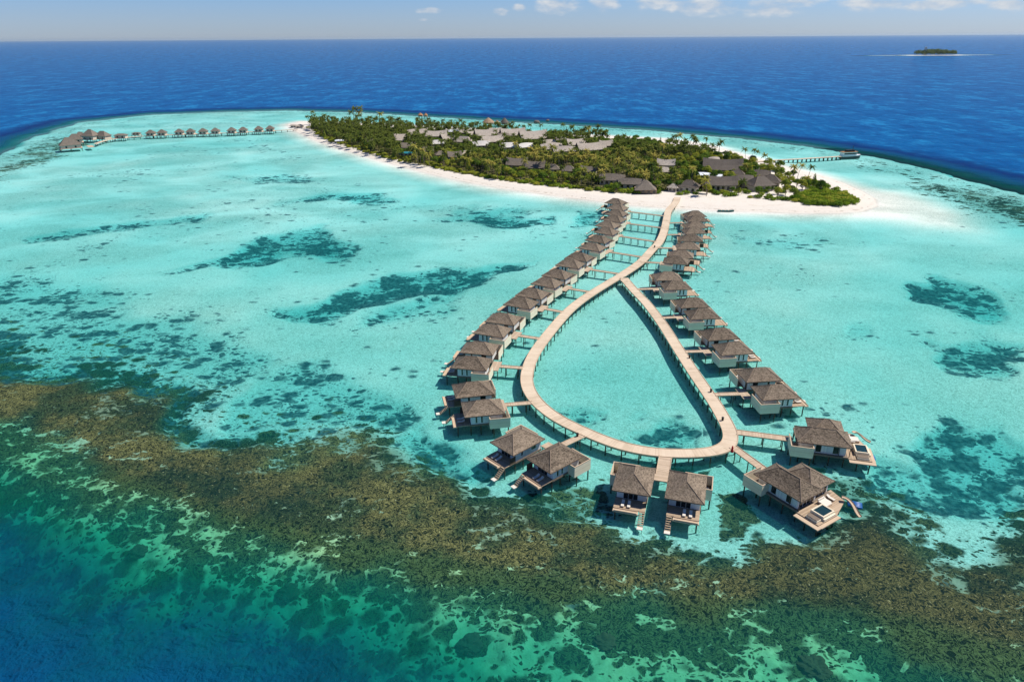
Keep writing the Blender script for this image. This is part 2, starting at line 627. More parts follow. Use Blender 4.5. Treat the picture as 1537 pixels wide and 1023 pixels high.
def ground_height(X, Y, rough=True):
    """height of sand / seabed above the sea level; negative under water"""
    ds = sdist(X, Y, SHELF_W)
    di = sdist(X, Y, ISLAND_W)
    db = sdist(X, Y, SANDBAR_W)
    wob = (fbm(X / 26.0, Y / 26.0, 5, 3) - 0.5) * 2
    wob2 = (fbm(X / 7.0, Y / 7.0, 9, 3) - 0.5) * 2
    dep = 1.2 + 0.30 * wob + 0.55 * (fbm(X / 90.0, Y / 60.0, 15, 3) - 0.5)
    dep = np.where(ds < 40, dep, dep)
    out = np.maximum(0, -(ds + 7 * wob + 3.0 * wob2))
    near = (Y < 260)
    fall = np.where(near, 0.30, 0.48)
    dep = dep + np.where(near, np.power(out, 1.25) * 0.105 * (0.42 + 1.55 * sstep(30, -50, X)), np.power(out, 1.2) * 0.42)
    # slope knolls
    dep = dep - np.where(near & (out > 0), np.clip(out / 20, 0, 1) * np.maximum(0, wob2) * 2.2, 0)
    dep = np.minimum(dep, np.where(near & (Y > 20), 34, 70))  # near cap keeps the painted sky reflection to the far sea
    # beaches
    shore = np.clip(-di, 0, None) * 0.055 + np.clip(-di - 28, 0, None) * 1.5
    dep = np.where(di < 0, np.minimum(dep, 0.02 + shore + 0.15 * np.clip(wob, 0, 1) * np.clip(-di / 20, 0, 1)), dep)
    dep = np.where(db > -30, dep * (1 - 0.85 * sstep(-30, 8, db)), dep)
    z = -dep
    lift = np.clip(di * 0.10, 0, 1.3) + 0.25 * sstep(5, 25, di) * wob
    z = np.where(di > 0, lift, z)
    # the far islet
    ex = ((X - FARC[0]) / 130.0) ** 2 + ((Y - FARC[1]) / 70.0) ** 2
    ex2 = ((X - FARC[0] + 20) / 330.0) ** 2 + ((Y - FARC[1]) / 85.0) ** 2
    zi = np.where(ex < 1, 2.0 * (1 - ex), -0.3)
    zi = np.where((ex >= 1), -0.3 - 90.0 * np.clip(ex2 - 0.8, 0, 4), zi)
    return np.maximum(z, np.where(ex2 < 3, zi, -70))


def pxfield(u, v, poly, fall):
    return np.clip(0.5 + sdist(u, v, poly) / (2 * fall), 0, 1)


OPEN_PX = [[(1098, 286), (1150, 278), (1178, 266), (1222, 278), (1200, 298), (1100, 302), (1060, 299)], [(985, 287), (1045, 285), (1095, 297), (1000, 300)], [(1120, 254), (1165, 250), (1225, 268), (1190, 272)]]
CORAL = [(-300, 500), (-60, 520), (60, 560), (150, 565), (240, 610), (330, 640), (440, 662), (540, 640), (620, 690), (700, 725), (760, 750), (830, 760), (900, 785), (1000, 800), (1090, 835), (1180, 815), (1230, 795),
         (1300, 775), (1350, 765), (1400, 795), (1440, 850), (1500, 850), (1537, 800), (1700, 780), (1900, 900), (1900, 1150), (1537, 1030), (1400, 985), (1300, 962), (1180, 950), (1050, 945), (900, 930), (750, 898), (600, 868), (450, 838),
         (330, 805), (200, 765), (100, 722), (0, 668), (-300, 560)]
GRASS = [([(415, 466), (470, 450), (520, 425), (600, 405), (700, 395), (800, 393), (792, 412), (740, 430), (690, 440), (620, 455), (560, 466), (500, 480), (440, 480)], 9, 1.12),
         ([(228, 402), (330, 385), (400, 360), (480, 347), (545, 360), (530, 376), (430, 386), (330, 406)], 8, 0.95),
         ([(415, 302), (480, 288), (580, 285), (592, 296), (520, 303), (440, 306)], 6, 0.95),
         ([(640, 320), (700, 304), (820, 318), (828, 337), (740, 338), (690, 331)], 8, 1.0),
         ([(850, 312), (905, 318), (900, 338), (860, 338)], 7, 0.85),
         ([(560, 470), (700, 440), (690, 470), (600, 500), (520, 505)], 14, 0.8),
         ([(20, 346), (150, 328), (330, 310), (340, 322), (180, 340), (40, 356)], 6, 0.85),
         ([(330, 262), (430, 258), (500, 265), (440, 273), (350, 272)], 6, 0.7),
         ([(1375, 430), (1430, 405), (1490, 420), (1500, 460), (1440, 478), (1385, 455)], 10, 1.0),
         ([(1390, 515), (1460, 500), (1540, 515), (1540, 560), (1480, 560), (1410, 545)], 12, 0.85),
         ([(1120, 345), (1250, 350), (1300, 375), (1200, 380), (1130, 370)], 14, 0.6),
         ([(828, 600), (870, 588), (915, 600), (905, 617), (850, 616)], 7, 0.72),
         ([(935, 628), (985, 615), (1040, 630), (1035, 665), (985, 668), (945, 650)], 8, 0.75),
         ([(1230, 470), (1300, 478), (1310, 510), (1250, 512)], 12, 0.6),
         ([(1410, 620), (1537, 640), (1600, 760), (1537, 800), (1430, 760), (1400, 690)], 22, 0.98),
         ([(1310, 690), (1420, 680), (1450, 770), (1350, 770)], 16, 0.78),
         ([(-200, 395), (60, 400), (250, 470), (380, 500), (430, 560), (330, 620), (150, 580), (-200, 530)], 40, 0.70),
         ([(-200, 470), (0, 500), (200, 560), (360, 620), (520, 640), (420, 668), (250, 640), (60, 590), (-200, 560)], 22, 1.05),
         ([(330, 560), (480, 540), (640, 590), (640, 660), (540, 650), (380, 640)], 25, 0.75),
         ([(640, 640), (760, 700), (740, 730), (640, 700), (560, 660)], 18, 0.95),
         ([(960, 670), (1040, 690), (1060, 730), (960, 700)], 10, 0.7)]


BOMMIES = [([(-200, 505), (60, 515), (200, 550), (330, 605), (480, 635), (640, 690), (740, 745), (640, 760), (300, 665), (0, 590), (-200, 570)], 28, 0.60),
           ([(1065, 715), (1110, 720), (1168, 768), (1130, 802), (1072, 775)], 10, 0.74), ([(845, 695), (900, 700), (905, 762), (860, 785), (760, 765)], 14, 0.66),
           ([(1245, 705), (1330, 715), (1420, 770), (1300, 790), (1255, 745)], 14, 0.66), ([(985, 690), (1040, 695), (1050, 712), (990, 708)], 6, 0.6)]
RIMS = [[(1290, 238), (1400, 262), (1537, 296), (1750, 350), (1750, 440), (1560, 345), (1450, 305), (1370, 278)],
        [(-150, 300), (0, 242), (55, 212), (112, 192), (128, 200), (84, 236), (10, 262), (-150, 330)]]


def warped_px(X, Y):
    """survey pixels of points pushed about by a slow and a quick wobble, so that no outline stays smooth"""
    a = np.clip(Y / 160.0, 0.7, 3.0)
    wx = 16 * a * (fbm(X / 38.0, Y / 38.0, 201, 3) - 0.5) + 9 * (fbm(X / 8.0, Y / 8.0, 203, 2) - 0.5)
    wy = 26 * a * (fbm(X / 38.0, Y / 38.0, 205, 3) - 0.5) + 12 * (fbm(X / 8.0, Y / 8.0, 207, 2) - 0.5)
    return proj(X + wx, np.maximum(Y + wy, 26), 0.0)


def coral_px(u, v):
    s = sdist(u, v, CORAL)
    fall = 40 + 58 * sstep(760, 260, u) + 20 * sstep(1250, 1450, u)
    return np.clip(0.58 + s / np.where(s > 0, 95, 2 * fall), 0, 0.97)


def grass_px(u, v):
    g = np.zeros_like(u)
    for poly, fall, amp in GRASS:
        g = np.maximum(g, amp * np.clip(0.5 + sdist(u, v, poly) / (2.0 * fall), 0, 1))
    return g


def grid_coords():
    ys = [28.0]
    while ys[-1] < 1100:
        y = ys[-1]
        ys.append(y + max(0.34, 0.34 * (y / 120.0) ** 1.25))
    xs = [0.0]
    while xs[-1] < 720:
        x = xs[-1]
        xs.append(x + (0.40 if x < 95 else 0.40 * (x / 95.0) ** 1.35))
    xs = np.array(xs)
    xs = np.concatenate([-xs[:0:-1], xs])
    return xs, np.array(ys)


def grid_faces(nx, ny):
    i = np.arange(nx * ny).reshape(ny, nx)
    return np.stack([i[:-1, :-1], i[:-1, 1:], i[1:, 1:], i[1:, :-1]], -1).reshape(-1, 4)


def blobs(t, vec, dens, scale, a=1.2, b=0.75, k=0.95, soft=0.07):
    """rounded clumps, one per cell, whose size follows a density field; they merge where it is high"""
    vd = t.n('ShaderNodeTexVoronoi', feature='F1')
    t.l(vec, vd.inputs['Vector'])
    vd.inputs['Scale'].default_value = scale
    sp = t.n('ShaderNodeSeparateColor')
    t.l(vd.outputs['Color'], sp.inputs[0])
    v = t.math('SUBTRACT', t.math('MULTIPLY', dens, a), t.math('MULTIPLY', sp.outputs[0], b))
    v = t.math('SUBTRACT', v, t.math('MULTIPLY', vd.outputs['Distance'], k))
    return t.rng(v, -soft, soft)


def mat_ground():
    t = NT('sand_and_reef')
    p3 = t.pos()
    p = t.scale(p3, (1.0, 1.0, 0.0))
    coral, grass, veg, dry, slope = t.attr('coral'), t.attr('grass'), t.attr('veg'), t.attr('dry'), t.attr('slope')
    # sand: broad paler and duller sweeps, and a fine mottle; pale web of caustic light painted into the colour
    n1 = t.noise(t.scale(p, (0.7, 1.0, 1.0)), 0.022, 5.0, 0.6, 0.6)
    n2 = t.noise(p, 0.9, 4.0, 0.7)
    caustic_rip = t.noise(p, 0.75, 3.0, 0.6, 1.6)
    rr = t.math('ABSOLUTE', t.math('SUBTRACT', caustic_rip, 0.5))
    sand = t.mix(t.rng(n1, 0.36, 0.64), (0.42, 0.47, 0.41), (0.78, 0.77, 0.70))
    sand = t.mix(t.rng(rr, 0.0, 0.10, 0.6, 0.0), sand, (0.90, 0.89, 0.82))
    sand = t.mix(t.rng(n2, 0.45, 0.75, 0.0, 0.45), sand, (0.36, 0.37, 0.29))
    sand = t.mix(t.math('MULTIPLY', t.attr('algae'), 0.75), sand, t.mix(t.rng(rr, 0.0, 0.1), (0.68, 0.76, 0.65), (0.42, 0.49, 0.40)))  # same painted caustic web carried over the greener near sand
    sand = t.mix(t.math('MULTIPLY', t.rng(coral, 0.45, 0.8), t.math('SUBTRACT', 1.0, slope)), sand, t.mix(n2, (0.10, 0.13, 0.075), (0.36, 0.40, 0.28)))
    sand = t.mix(slope, sand, t.mix(n2, (0.20, 0.34, 0.14), (0.54, 0.70, 0.38)))
    beach = t.mix(n2, (0.66, 0.59, 0.49), (0.80, 0.74, 0.65))
    sepz = t.n('ShaderNodeSeparateXYZ')
    t.l(p3, sepz.inputs[0])
    zz = t.math('ADD', sepz.outputs[2], t.math('MULTIPLY', t.math('SUBTRACT', t.noise(p, 0.07, 3.0), 0.5), 0.5))
    beach = t.mix(t.rng(zz, 0.28, 0.10), beach, (0.50, 0.43, 0.34))
    weed = t.math('MULTIPLY', t.math('MULTIPLY', t.rng(zz, 0.40, 0.52), t.rng(zz, 0.66, 0.54)), t.rng(t.noise(p, 0.35, 4.0, 0.7), 0.50, 0.62))
    beach = t.mix(t.math('MULTIPLY', weed, 0.75), beach, (0.22, 0.16, 0.10))
    tramp = t.rng(t.noise(p, 0.16, 5.0, 0.7), 0.5, 0.72, 0.0, 0.45)
    beach = t.mix(tramp, beach, (0.56, 0.46, 0.35))
    sand = t.mix(dry, sand, beach)
    # sea grass: dark clumps with ragged outlines
    dn = t.n('ShaderNodeTexNoise')
    t.l(p, dn.inputs['Vector'])
    dn.inputs['Scale'].default_value = 0.35
    dn.inputs['Detail'].default_value = 4
    dv = t.n('ShaderNodeVectorMath', operation='MULTIPLY_ADD')
    t.l(dn.outputs['Color'], dv.inputs[0])
    dv.inputs[1].default_value = (3.4, 2.6, 0.0)
    t.l(p, dv.inputs[2])
    pw = t.scale(dv.outputs[0], (0.72, 1.0, 1.0))
    lowf = t.noise(p, 0.06, 4.0, 0.6)
    gd = t.math('MULTIPLY', grass, t.rng(lowf, 0.32, 0.66, 0.42, 1.10))
    gm = t.math('MAXIMUM', blobs(t, pw, gd, 0.24, 1.2, 0.78, 0.95, 0.15), t.math('MAXIMUM', blobs(t, pw, gd, 0.60, 1.02, 0.85, 0.95, 0.15), blobs(t, pw, gd, 1.5, 0.92, 0.85, 0.95, 0.15)))
    gm = t.math('MULTIPLY', gm, t.rng(t.noise(p, 0.55, 4.0, 0.7), 0.30, 0.62, 0.70, 0.97))
    gm = t.math('MULTIPLY', gm, t.rng(grass, 0.02, 0.2))
    gcol = t.ramp(t.noise(p, 0.8, 4.0, 0.7), [(0.3, (0.004, 0.024, 0.038)), (0.52, (0.008, 0.052, 0.075)), (0.68, (0.03, 0.10, 0.115)), (0.85, (0.20, 0.26, 0.22))])
    # coral flat: curled ridges and pale specks
    wob = t.n('ShaderNodeTexNoise')
    t.l(p, wob.inputs['Vector'])
    wob.inputs['Scale'].default_value = 0.45
    wob.inputs['Detail'].default_value = 3
    wv = t.n('ShaderNodeVectorMath', operation='MULTIPLY_ADD')
    t.l(wob.outputs['Color'], wv.inputs[0])
    wv.inputs[1].default_value = (2.6, 2.6, 0.0)
    t.l(p, wv.inputs[2])
    r1 = t.noise(wv.outputs[0], 1.25, 3.0, 0.6, 1.0)
    ridge = t.math('ABSOLUTE', t.math('SUBTRACT', r1, 0.5))
    speck = t.vor(wv.outputs[0], 1.15)
    big = t.noise(p, 0.045, 5.0, 0.65)
    cc = t.ramp(ridge, [(0.0, (0.38, 0.28, 0.11)), (0.022, (0.22, 0.16, 0.052)), (0.06, (0.065, 0.052, 0.018)), (0.13, (0.010, 0.010, 0.006))])
    cc2 = t.ramp(ridge, [(0.0, (0.13, 0.15, 0.06)), (0.022, (0.06, 0.07, 0.03)), (0.06, (0.022, 0.026, 0.013)), (0.14, (0.006, 0.009, 0.006))])
    cc = t.mix(t.rng(big, 0.43, 0.57), cc2, cc)
    cc = t.mix(t.rng(t.noise(p, 0.02, 4.0, 0.6), 0.5, 0.62, 0.0, 0.8), cc, t.mix(0.6, cc, (0.008, 0.022, 0.018)))
    sepx = t.n('ShaderNodeSeparateXYZ')
    t.l(p3, sepx.inputs[0])
    cc = t.mix(t.rng(sepx.outputs[0], -10.0, 75.0, 0.0, 0.75), cc, t.mix(0.55, cc, (0.010, 0.014, 0.011)))
    cc = t.mix(t.rng(speck, 0.15, 0.07, 0.0, 0.9), cc, (0.52, 0.41, 0.22))
    cc = t.mix(t.rng(slope, 0.55, 1.0), cc, t.mix(t.rng(ridge, 0.10, 0.0), (0.007, 0.014, 0.007), (0.10, 0.14, 0.05)))
    cd = t.math('MULTIPLY', coral, t.rng(t.noise(p, 0.05, 5.0, 0.62), 0.30, 0.66, 0.76, 1.35))
    cm = t.math('MAXIMUM', blobs(t, pw, cd, 0.27, 1.22, 0.80, 0.95, 0.13), t.math('MAXIMUM', blobs(t, pw, cd, 0.70, 1.12, 0.85, 0.95, 0.13), blobs(t, pw, cd, 1.6, 1.0, 0.85, 0.95, 0.13)))
    cm = t.math('MULTIPLY', cm, t.rng(coral, 0.02, 0.25))
    col = t.mix(gm, sand, gcol)
    col = t.mix(cm, col, cc)
    # island floor: litter, grass, bare sand
    vn = t.noise(p, 0.12, 5.0, 0.7)
    vc = t.ramp(t.noise(p, 0.5, 4.0, 0.7), [(0.3, (0.05, 0.06, 0.018)), (0.55, (0.13, 0.12, 0.045)), (0.8, (0.30, 0.23, 0.14))])
    vm = t.rng(t.math('ADD', vn, t.math('MULTIPLY', t.math('SUBTRACT', veg, 0.5), 0.7)), 0.45, 0.6)
    col = t.mix(t.math('MULTIPLY', vm, t.rng(veg, 0.02, 0.2)), col, vc)
    hh = t.math('ADD', t.math('MULTIPLY', rr, -0.8), t.math('MULTIPLY', t.math('MULTIPLY', cm, ridge), -2.5))
    return t.principled(col, 0.95, t.bump(hh, 0.55, 0.55), 0.05)


def build_ground():
    xs, ys = grid_coords()
    nx, ny = len(xs), len(ys)
    X, Y = np.meshgrid(xs, ys)
    X, Y = X.ravel(), Y.ravel()
    Z = ground_height(X, Y)
    u0, v0 = proj(X, Y, 0.0)
    u, v = warped_px(X, Y)
    coral = coral_px(u, v)
    # scatter of coral on the slope, thinning with depth
    ds = sdist(X, Y, SHELF_W)
    slope = np.where((Y < 260) & (ds < 16), np.where(ds > 0, 0.72, 0.72 - 0.20 * sstep(0, 10, -ds)) - np.clip(-ds - 14, 0, 60) / 260.0, 0)
    coral = np.maximum(coral, np.clip(slope, 0, 1) * (u > -900))
    # far rim: broken reef flat in thin greyish streaks
    rim = np.where(Y > 260, np.clip(1 - np.abs(ds - 10) / 45.0, 0, 1) * 0.40, 0)
    coral = np.maximum(coral, rim * sstep(2, 14, ds) * (sdist(X, Y, ISLAND_W) < -25))
    for poly, fall, amp in BOMMIES:
        coral = np.maximum(coral, amp * np.clip(0.5 + sdist(u, v, poly) / (2.0 * fall), 0, 1))
    for poly in RIMS:
        coral = np.maximum(coral, 0.60 * np.clip(0.5 + sdist(u, v, poly) / 24.0, 0, 1) * sstep(0, 14, ds))
    grass = grass_px(u, v)
    sink = 1.0 * sstep(0.35, 1.0, grass)
    base = -0.12 + 0.70 * fbm(X / 40.0, Y / 40.0, 31, 3)
    di = sdist(X, Y, ISLAND_W)
    grass = np.maximum(grass, base * sstep(-12, -45, di) * (ds > 0))
    grass = grass * sstep(-2, -14, di)
    dv = sdist(X, Y, VEG_W)
    veg = np.clip(0.5 + dv / 16.0, 0, 1) * 0.85
    for q in OPEN_PX:
        veg = veg * (1 - 0.85 * np.clip(0.5 + sdist(X, Y, WP(q, 1.3)) / 8.0, 0, 1))
    dry = sstep(0.0, 0.35, Z)
    slp = sstep(22, 2, ds) * (Y < 260)
    alg = sstep(420, 150, Y) * (Z < -0.3)
    Z = np.where((Z < -0.5) & (di < -8), Z - sink, Z)
    # coral relief
    k = coral * (Y < 240)
    flat = sstep(0.5, 0.95, coral_px(u, v)) * sstep(-10, 4, ds)
    Z = np.where(Z < -0.4, Z * (1 - flat) + flat * (-0.42 + 0.12 * (Z + 1.2)), Z)
    Z = np.minimum(Z, np.where(flat > 0.3, -0.12, 9))
    Z = Z + np.where(Z < -0.25, k * ((fbm(X / 1.5, Y / 1.5, 41, 3) - 0.5) * np.where(flat > 0.5, 0.45, 0.9)), 0)
    V = np.stack([X, Y, Z], -1)
    Fq = grid_faces(nx, ny)
    zmax = Z[Fq].max(1)
    land = zmax > 0.0
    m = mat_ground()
    for name, sel in (('seabed', ~land), ('beach', land)):
        ff = Fq[sel]
        used = np.unique(ff)
        remap = np.full(len(V), -1, np.int64)
        remap[used] = np.arange(len(used))
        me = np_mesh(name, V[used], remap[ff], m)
        for nm, dat in (('coral', coral), ('grass', grass), ('veg', veg), ('dry', dry)):
            attr(me, nm, dat[used])
        attr(me, 'slope', slp[used])
        attr(me, 'algae', alg[used])
        o = link(name, me)
        o['kind'] = 'structure'


def mat_water():
    t = NT('sea_water')
    d = t.attr('depth')
    p = t.pos()
    cb_ = t.n('ShaderNodeCombineColor')
    for i, k in enumerate((0.50, 0.105, 0.088)):
        t.l(t.math('POWER', math.exp(-k), d), cb_.inputs[i])
    tr = t.n('ShaderNodeBsdfTransparent')
    t.l(cb_.outputs[0], tr.inputs[0])
    body = t.ramp(t.math('DIVIDE', d, 60.0, clamp=True), [(0.0, (0.03, 0.42, 0.40)), (0.07, (0.006, 0.235, 0.185)), (0.16, (0.003, 0.125, 0.185)), (0.33, (0.003, 0.092, 0.230)), (0.55, (0.0010, 0.030, 0.150)), (1.0, (0.0030, 0.100, 0.295))])  # brighter deepest stop puts the far sea's sky reflection into the body colour
    # swell: patches of rougher and calmer water
    sw = t.noise(t.scale(p, (1.0, 0.45, 1.0)), 0.028, 4.0, 0.72)
    sw2 = t.noise(t.scale(p, (1.0, 0.5, 1.0)), 0.10, 3.0, 0.65)
    swf = t.math('ADD', t.math('MULTIPLY', sw, 0.65), t.math('MULTIPLY', sw2, 0.35))
    deepm = t.rng(d, 6.0, 30.0)
    body = t.mix(t.math('MULTIPLY', t.rng(swf, 0.50, 0.62, 0.0, 0.70), t.rng(d, 30.0, 60.0)), body, (0.014, 0.22, 0.48))
    body = t.mix(t.math('MULTIPLY', t.rng(swf, 0.50, 0.39, 0.0, 0.75), deepm), body, t.mix(0.55, body, (0.0006, 0.034, 0.17)))
    w1 = t.noise(t.scale(p, (0.55, 1.0, 1.0)), 0.30, 4.0, 0.6, 0.6)
    w2 = t.noise(t.scale(p, (0.5, 1.0, 1.0)), 0.055, 4.0, 0.6, 0.4)
    w3 = t.noise(p, 1.3, 2.0, 0.5, 0.3)
    hgt = t.math('ADD', t.math('MULTIPLY', w3, 0.20), t.math('ADD', t.math('MULTIPLY', w1, 0.5), t.math('MULTIPLY', w2, 2.4)))
    deepf = t.rng(d, 1.5, 12.0)
    hgt = t.math('MULTIPLY', hgt, t.math('ADD', 0.35, t.math('MULTIPLY', deepf, 1.0)))
    nb = t.bump(hgt, 1.0, 0.9)
    df = t.n('ShaderNodeBsdfDiffuse')
    t.l(body, df.inputs[0])
    t.l(t.bump(hgt, 1.0, 1.6), df.inputs['Normal'])
    B = t.math('SUBTRACT', 1.0, t.math('POWER', math.exp(-0.055), d))
    m1 = t.n('ShaderNodeMixShader')
    t.l(B, m1.inputs[0])
    t.l(tr.outputs[0], m1.inputs[1])
    t.l(df.outputs[0], m1.inputs[2])
    gl = t.n('ShaderNodeBsdfGlossy')
    gl.inputs['Roughness'].default_value = 0.11
    t.l(nb, gl.inputs['Normal'])
    fr = t.n('ShaderNodeFresnel')
    fr.inputs[0].default_value = 1.33
    fac = t.math('MULTIPLY_ADD', t.math('POWER', fr.outputs[0], 3.0), 0.42, 0.016)
    m2 = t.n('ShaderNodeMixShader')
    t.l(fac, m2.inputs[0])
    t.l(m1.outputs[0], m2.inputs[1])
    t.l(gl.outputs[0], m2.inputs[2])
    t.l(m2.outputs[0], t.out.inputs[0])
    return t.m


def build_water():
    def axis(a, b, step, far, lo=None, extra=()):
        core = np.arange(a, b + step, step)
        out = []
        s = step
        x = core[-1]
        while x < far:
            s *= 1.16
            x += s
            out.append(x)
        neg = []
        s = step
        x = core[0]
        stop = -far if lo is None else lo
        while x > stop:
            s *= 1.16
            x -= s
            neg.append(x)
        return np.unique(np.concatenate([neg[::-1], core, out, extra]))
    xs = axis(-640, 640, 2.2, 52000, None, np.arange(FARC[0] - 500, FARC[0] + 500, 9))
    ys = axis(20, 1060, 2.0, 60000, -4000, np.arange(FARC[1] - 260, FARC[1] + 260, 8))
    X, Y = np.meshgrid(xs, ys)
    X, Y = X.ravel(), Y.ravel()
    g = ground_height(X, Y)
    dep = np.clip(-g, 0, 70)
    u, v = warped_px(X, Y)
    flat = sstep(0.5, 0.95, coral_px(u, v)) * sstep(-10, 4, sdist(X, Y, SHELF_W)) * (Y < 400) * (Y > 20)
    dep = np.where(dep > 0.5, dep + 1.0 * sstep(0.35, 1.0, grass_px(u, v)) * (Y < 900) * (Y > 20), dep)
    dep = np.where(dep > 0.4, dep * (1 - flat) + flat * 0.42, dep)
    far = (np.abs(X) > 720) | (Y > 1100) | (Y < 28)
    ex2 = ((X - FARC[0] + 20) / 330.0) ** 2 + ((Y - FARC[1]) / 85.0) ** 2
    me = np_mesh('sea_water', np.stack([X, Y, np.zeros_like(X)], -1), grid_faces(len(xs), len(ys)), mat_water())
    attr(me, 'depth', dep)
    o = link('water', me)
    o['kind'] = 'structure'


build_ground()
build_water()

# ------------------------------------------------------------------ boardwalk
def smooth_line(pts, step=1.0):
    pts = np.asarray(pts, float)
    P = np.vstack([2 * pts[0] - pts[1], pts, 2 * pts[-1] - pts[-2]])
    out = []
    for i in range(1, len(P) - 2):
        p0, p1, p2, p3 = P[i - 1:i + 3]
        n = max(2, int(np.linalg.norm(p2 - p1) / step))
        for k in range(n):
            s = k / n
            out.append(0.5 * (2 * p1 + (p2 - p0) * s + (2 * p0 - 5 * p1 + 4 * p2 - p3) * s * s + (3 * p1 - p0 - 3 * p2 + p3) * s ** 3))
    out.append(pts[-1])
    out = np.array(out)
    # resample evenly and relax
    for _ in range(12):
        out[1:-1] = 0.25 * out[:-2] + 0.5 * out[1:-1] + 0.25 * out[2:]
    d = np.r_[0, np.cumsum(np.linalg.norm(np.diff(out, axis=0), axis=1))]
    m = int(d[-1] / step)
    s = np.linspace(0, d[-1], m + 1)
    return np.stack([np.interp(s, d, out[:, 0]), np.interp(s, d, out[:, 1])], -1)


ZD = 2.1     # deck level
STEM = [(1017, 296), (1013, 305), (1003.8, 315.5), (1001, 327.4), (998.7, 339), (995.4, 351), (988.6, 364.6), (978.4, 374.8), (965, 390), (949.7, 401.8), (931, 413.7)]
ARM_C = [(931, 413.7), (912, 425), (894, 436), (873, 450), (854.5, 465), (839.5, 481), (825.3, 498), (812.4, 514.5), (800.3, 533), (793.4, 550), (790.3, 565.8), (792, 580), (799, 594), (812, 609), (833, 625), (855, 637),
         (876.5, 646.8), (900, 657), (929, 667.5), (958, 674.5), (987.6, 678.7), (1016.9, 680.2), (1046, 679.6), (1071.6, 677.5), (1089, 672), (1098, 661), (1095, 643.5), (1087.5, 630), (1077, 611), (1063, 590), (1042, 559.5),
         (1018.6, 524), (995, 486.8), (971.7, 456), (960, 444), (948, 431), (936, 417)]


def strip(line, half, zc, thick, mat, name, parent=None, lo=None):
    """a plank deck following a line, with edges, as one mesh with a uv along it"""
    d = np.gradient(line, axis=0)
    d /= np.linalg.norm(d, axis=1)[:, None]
    nrm = np.stack([-d[:, 1], d[:, 0]], -1)
    L, Rr = line + nrm * half, line - nrm * half
    n = len(line)
    vs = [(x, y, zc) for x, y in L] + [(x, y, zc) for x, y in Rr] + [(x, y, zc - thick) for x, y in L] + [(x, y, zc - thick) for x, y in Rr]
    fs = []
    for i in range(n - 1):
        fs.append((i, n + i, n + i + 1, i + 1))
        fs.append((2 * n + i, 2 * n + i + 1, 3 * n + i + 1, 3 * n + i))
        fs.append((i, i + 1, 2 * n + i + 1, 2 * n + i))
        fs.append((n + i, 3 * n + i, 3 * n + i + 1, n + i + 1))
    fs.append((0, 2 * n, 3 * n, n))
    fs.append((n - 1, 2 * n - 1, 4 * n - 1, 3 * n - 1))
    me = bpy.data.meshes.new(name)
    me.from_pydata(vs, [], fs)
    me.materials.append(mat)
    s = np.r_[0, np.cumsum(np.linalg.norm(np.diff(line, axis=0), axis=1))]
    uvl = me.uv_layers.new(name='uv')
    for lp in me.loops:
        k = lp.vertex_index
        uvl.data[lp.index].uv = (s[k % n], (k // n) % 2)
    bm = bmesh.new()
    bm.from_mesh(me)
    bmesh.ops.recalc_face_normals(bm, faces=bm.faces)
    bm.to_mesh(me)
    bm.free()
    return link(name, me, parent), L, Rr, s


def offset_bar(mb, line, off, w, z0, z1):
    d = np.gradient(line, axis=0)
    d /= np.linalg.norm(d, axis=1)[:, None]
    nrm = np.stack([-d[:, 1], d[:, 0]], -1)
    a, b = line + nrm * (off - w / 2), line + nrm * (off + w / 2)
    n = len(line)
    vs = [(x, y, z1) for x, y in a] + [(x, y, z1) for x, y in b] + [(x, y, z0) for x, y in a] + [(x, y, z0) for x, y in b]
    fs = []
    for i in range(n - 1):
        fs += [(i, i + 1, n + i + 1, n + i), (2 * n + i, 3 * n + i, 3 * n + i + 1, 2 * n + i + 1), (i, 2 * n + i, 2 * n + i + 1, i + 1), (n + i, n + i + 1, 3 * n + i + 1, 3 * n + i)]
    fs += [(0, n, 3 * n, 2 * n), (n - 1, 3 * n - 1, 4 * n - 1, 2 * n - 1)]
    mb.add(vs, fs)


stem_l = smooth_line(WP(STEM, ZD))
arm_l = smooth_line(WP(ARM_C, ZD))
HALF = 1.85
bw = empty('boardwalk', (*W(931, 413.7, ZD), 0))
tag(bw, 'pale timber boardwalk on stilts, running from the beach and splitting into a teardrop loop', 'boardwalk')
bwi = Vector(bw.location)
parts = []
parts.append(strip(stem_l, HALF + 0.1, ZD, 0.28, M_walk, 'deck', bw)[0])
arm_deck, aL, aR, _ = strip(arm_l, HALF, ZD - 0.012, 0.27, M_walk, 'deck', bw)
parts.append(arm_deck)
mb = MB()
for ln, hf in ((stem_l[:-3], HALF + 0.1), (arm_l[4:-4], HALF)):
    for sgn in (1, -1):
        offset_bar(mb, ln, sgn * (hf - 0.09), 0.16, ZD + 0.003, ZD + 0.10)
parts.append(mb.build('kerb', M_woodlt, bw))
posts = []
beams = MB()
for ln, hf in ((stem_l, HALF + 0.1), (arm_l, HALF)):
    d = np.gradient(ln, axis=0)
    d /= np.linalg.norm(d, axis=1)[:, None]
    for i in range(2, len(ln) - 2, 4):
        nx_, ny_ = -d[i, 1], d[i, 0]
        pp = []
        for sgn in (1, -1):
            x, y = ln[i, 0] + nx_ * sgn * (hf - 0.35), ln[i, 1] + ny_ * sgn * (hf - 0.35)
            posts.append((x, y))
            pp.append((x, y))
        beams.bar((pp[0][0], pp[0][1], ZD - 0.45), (pp[1][0], pp[1][1], ZD - 0.45), 0.22, 0.28)
for ln, hf in ((stem_l, HALF + 0.1), (arm_l, HALF)):
    for sgn in (1, -1):
        offset_bar(beams, ln, sgn * (hf - 0.35), 0.18, ZD - 0.58, ZD - 0.285)
parts.append(beams.build('beam', M_dkwood, bw))
posts = [p for p in posts if ground_height(np.array([p[0]]), np.array([p[1]]))[0] < 0.2]
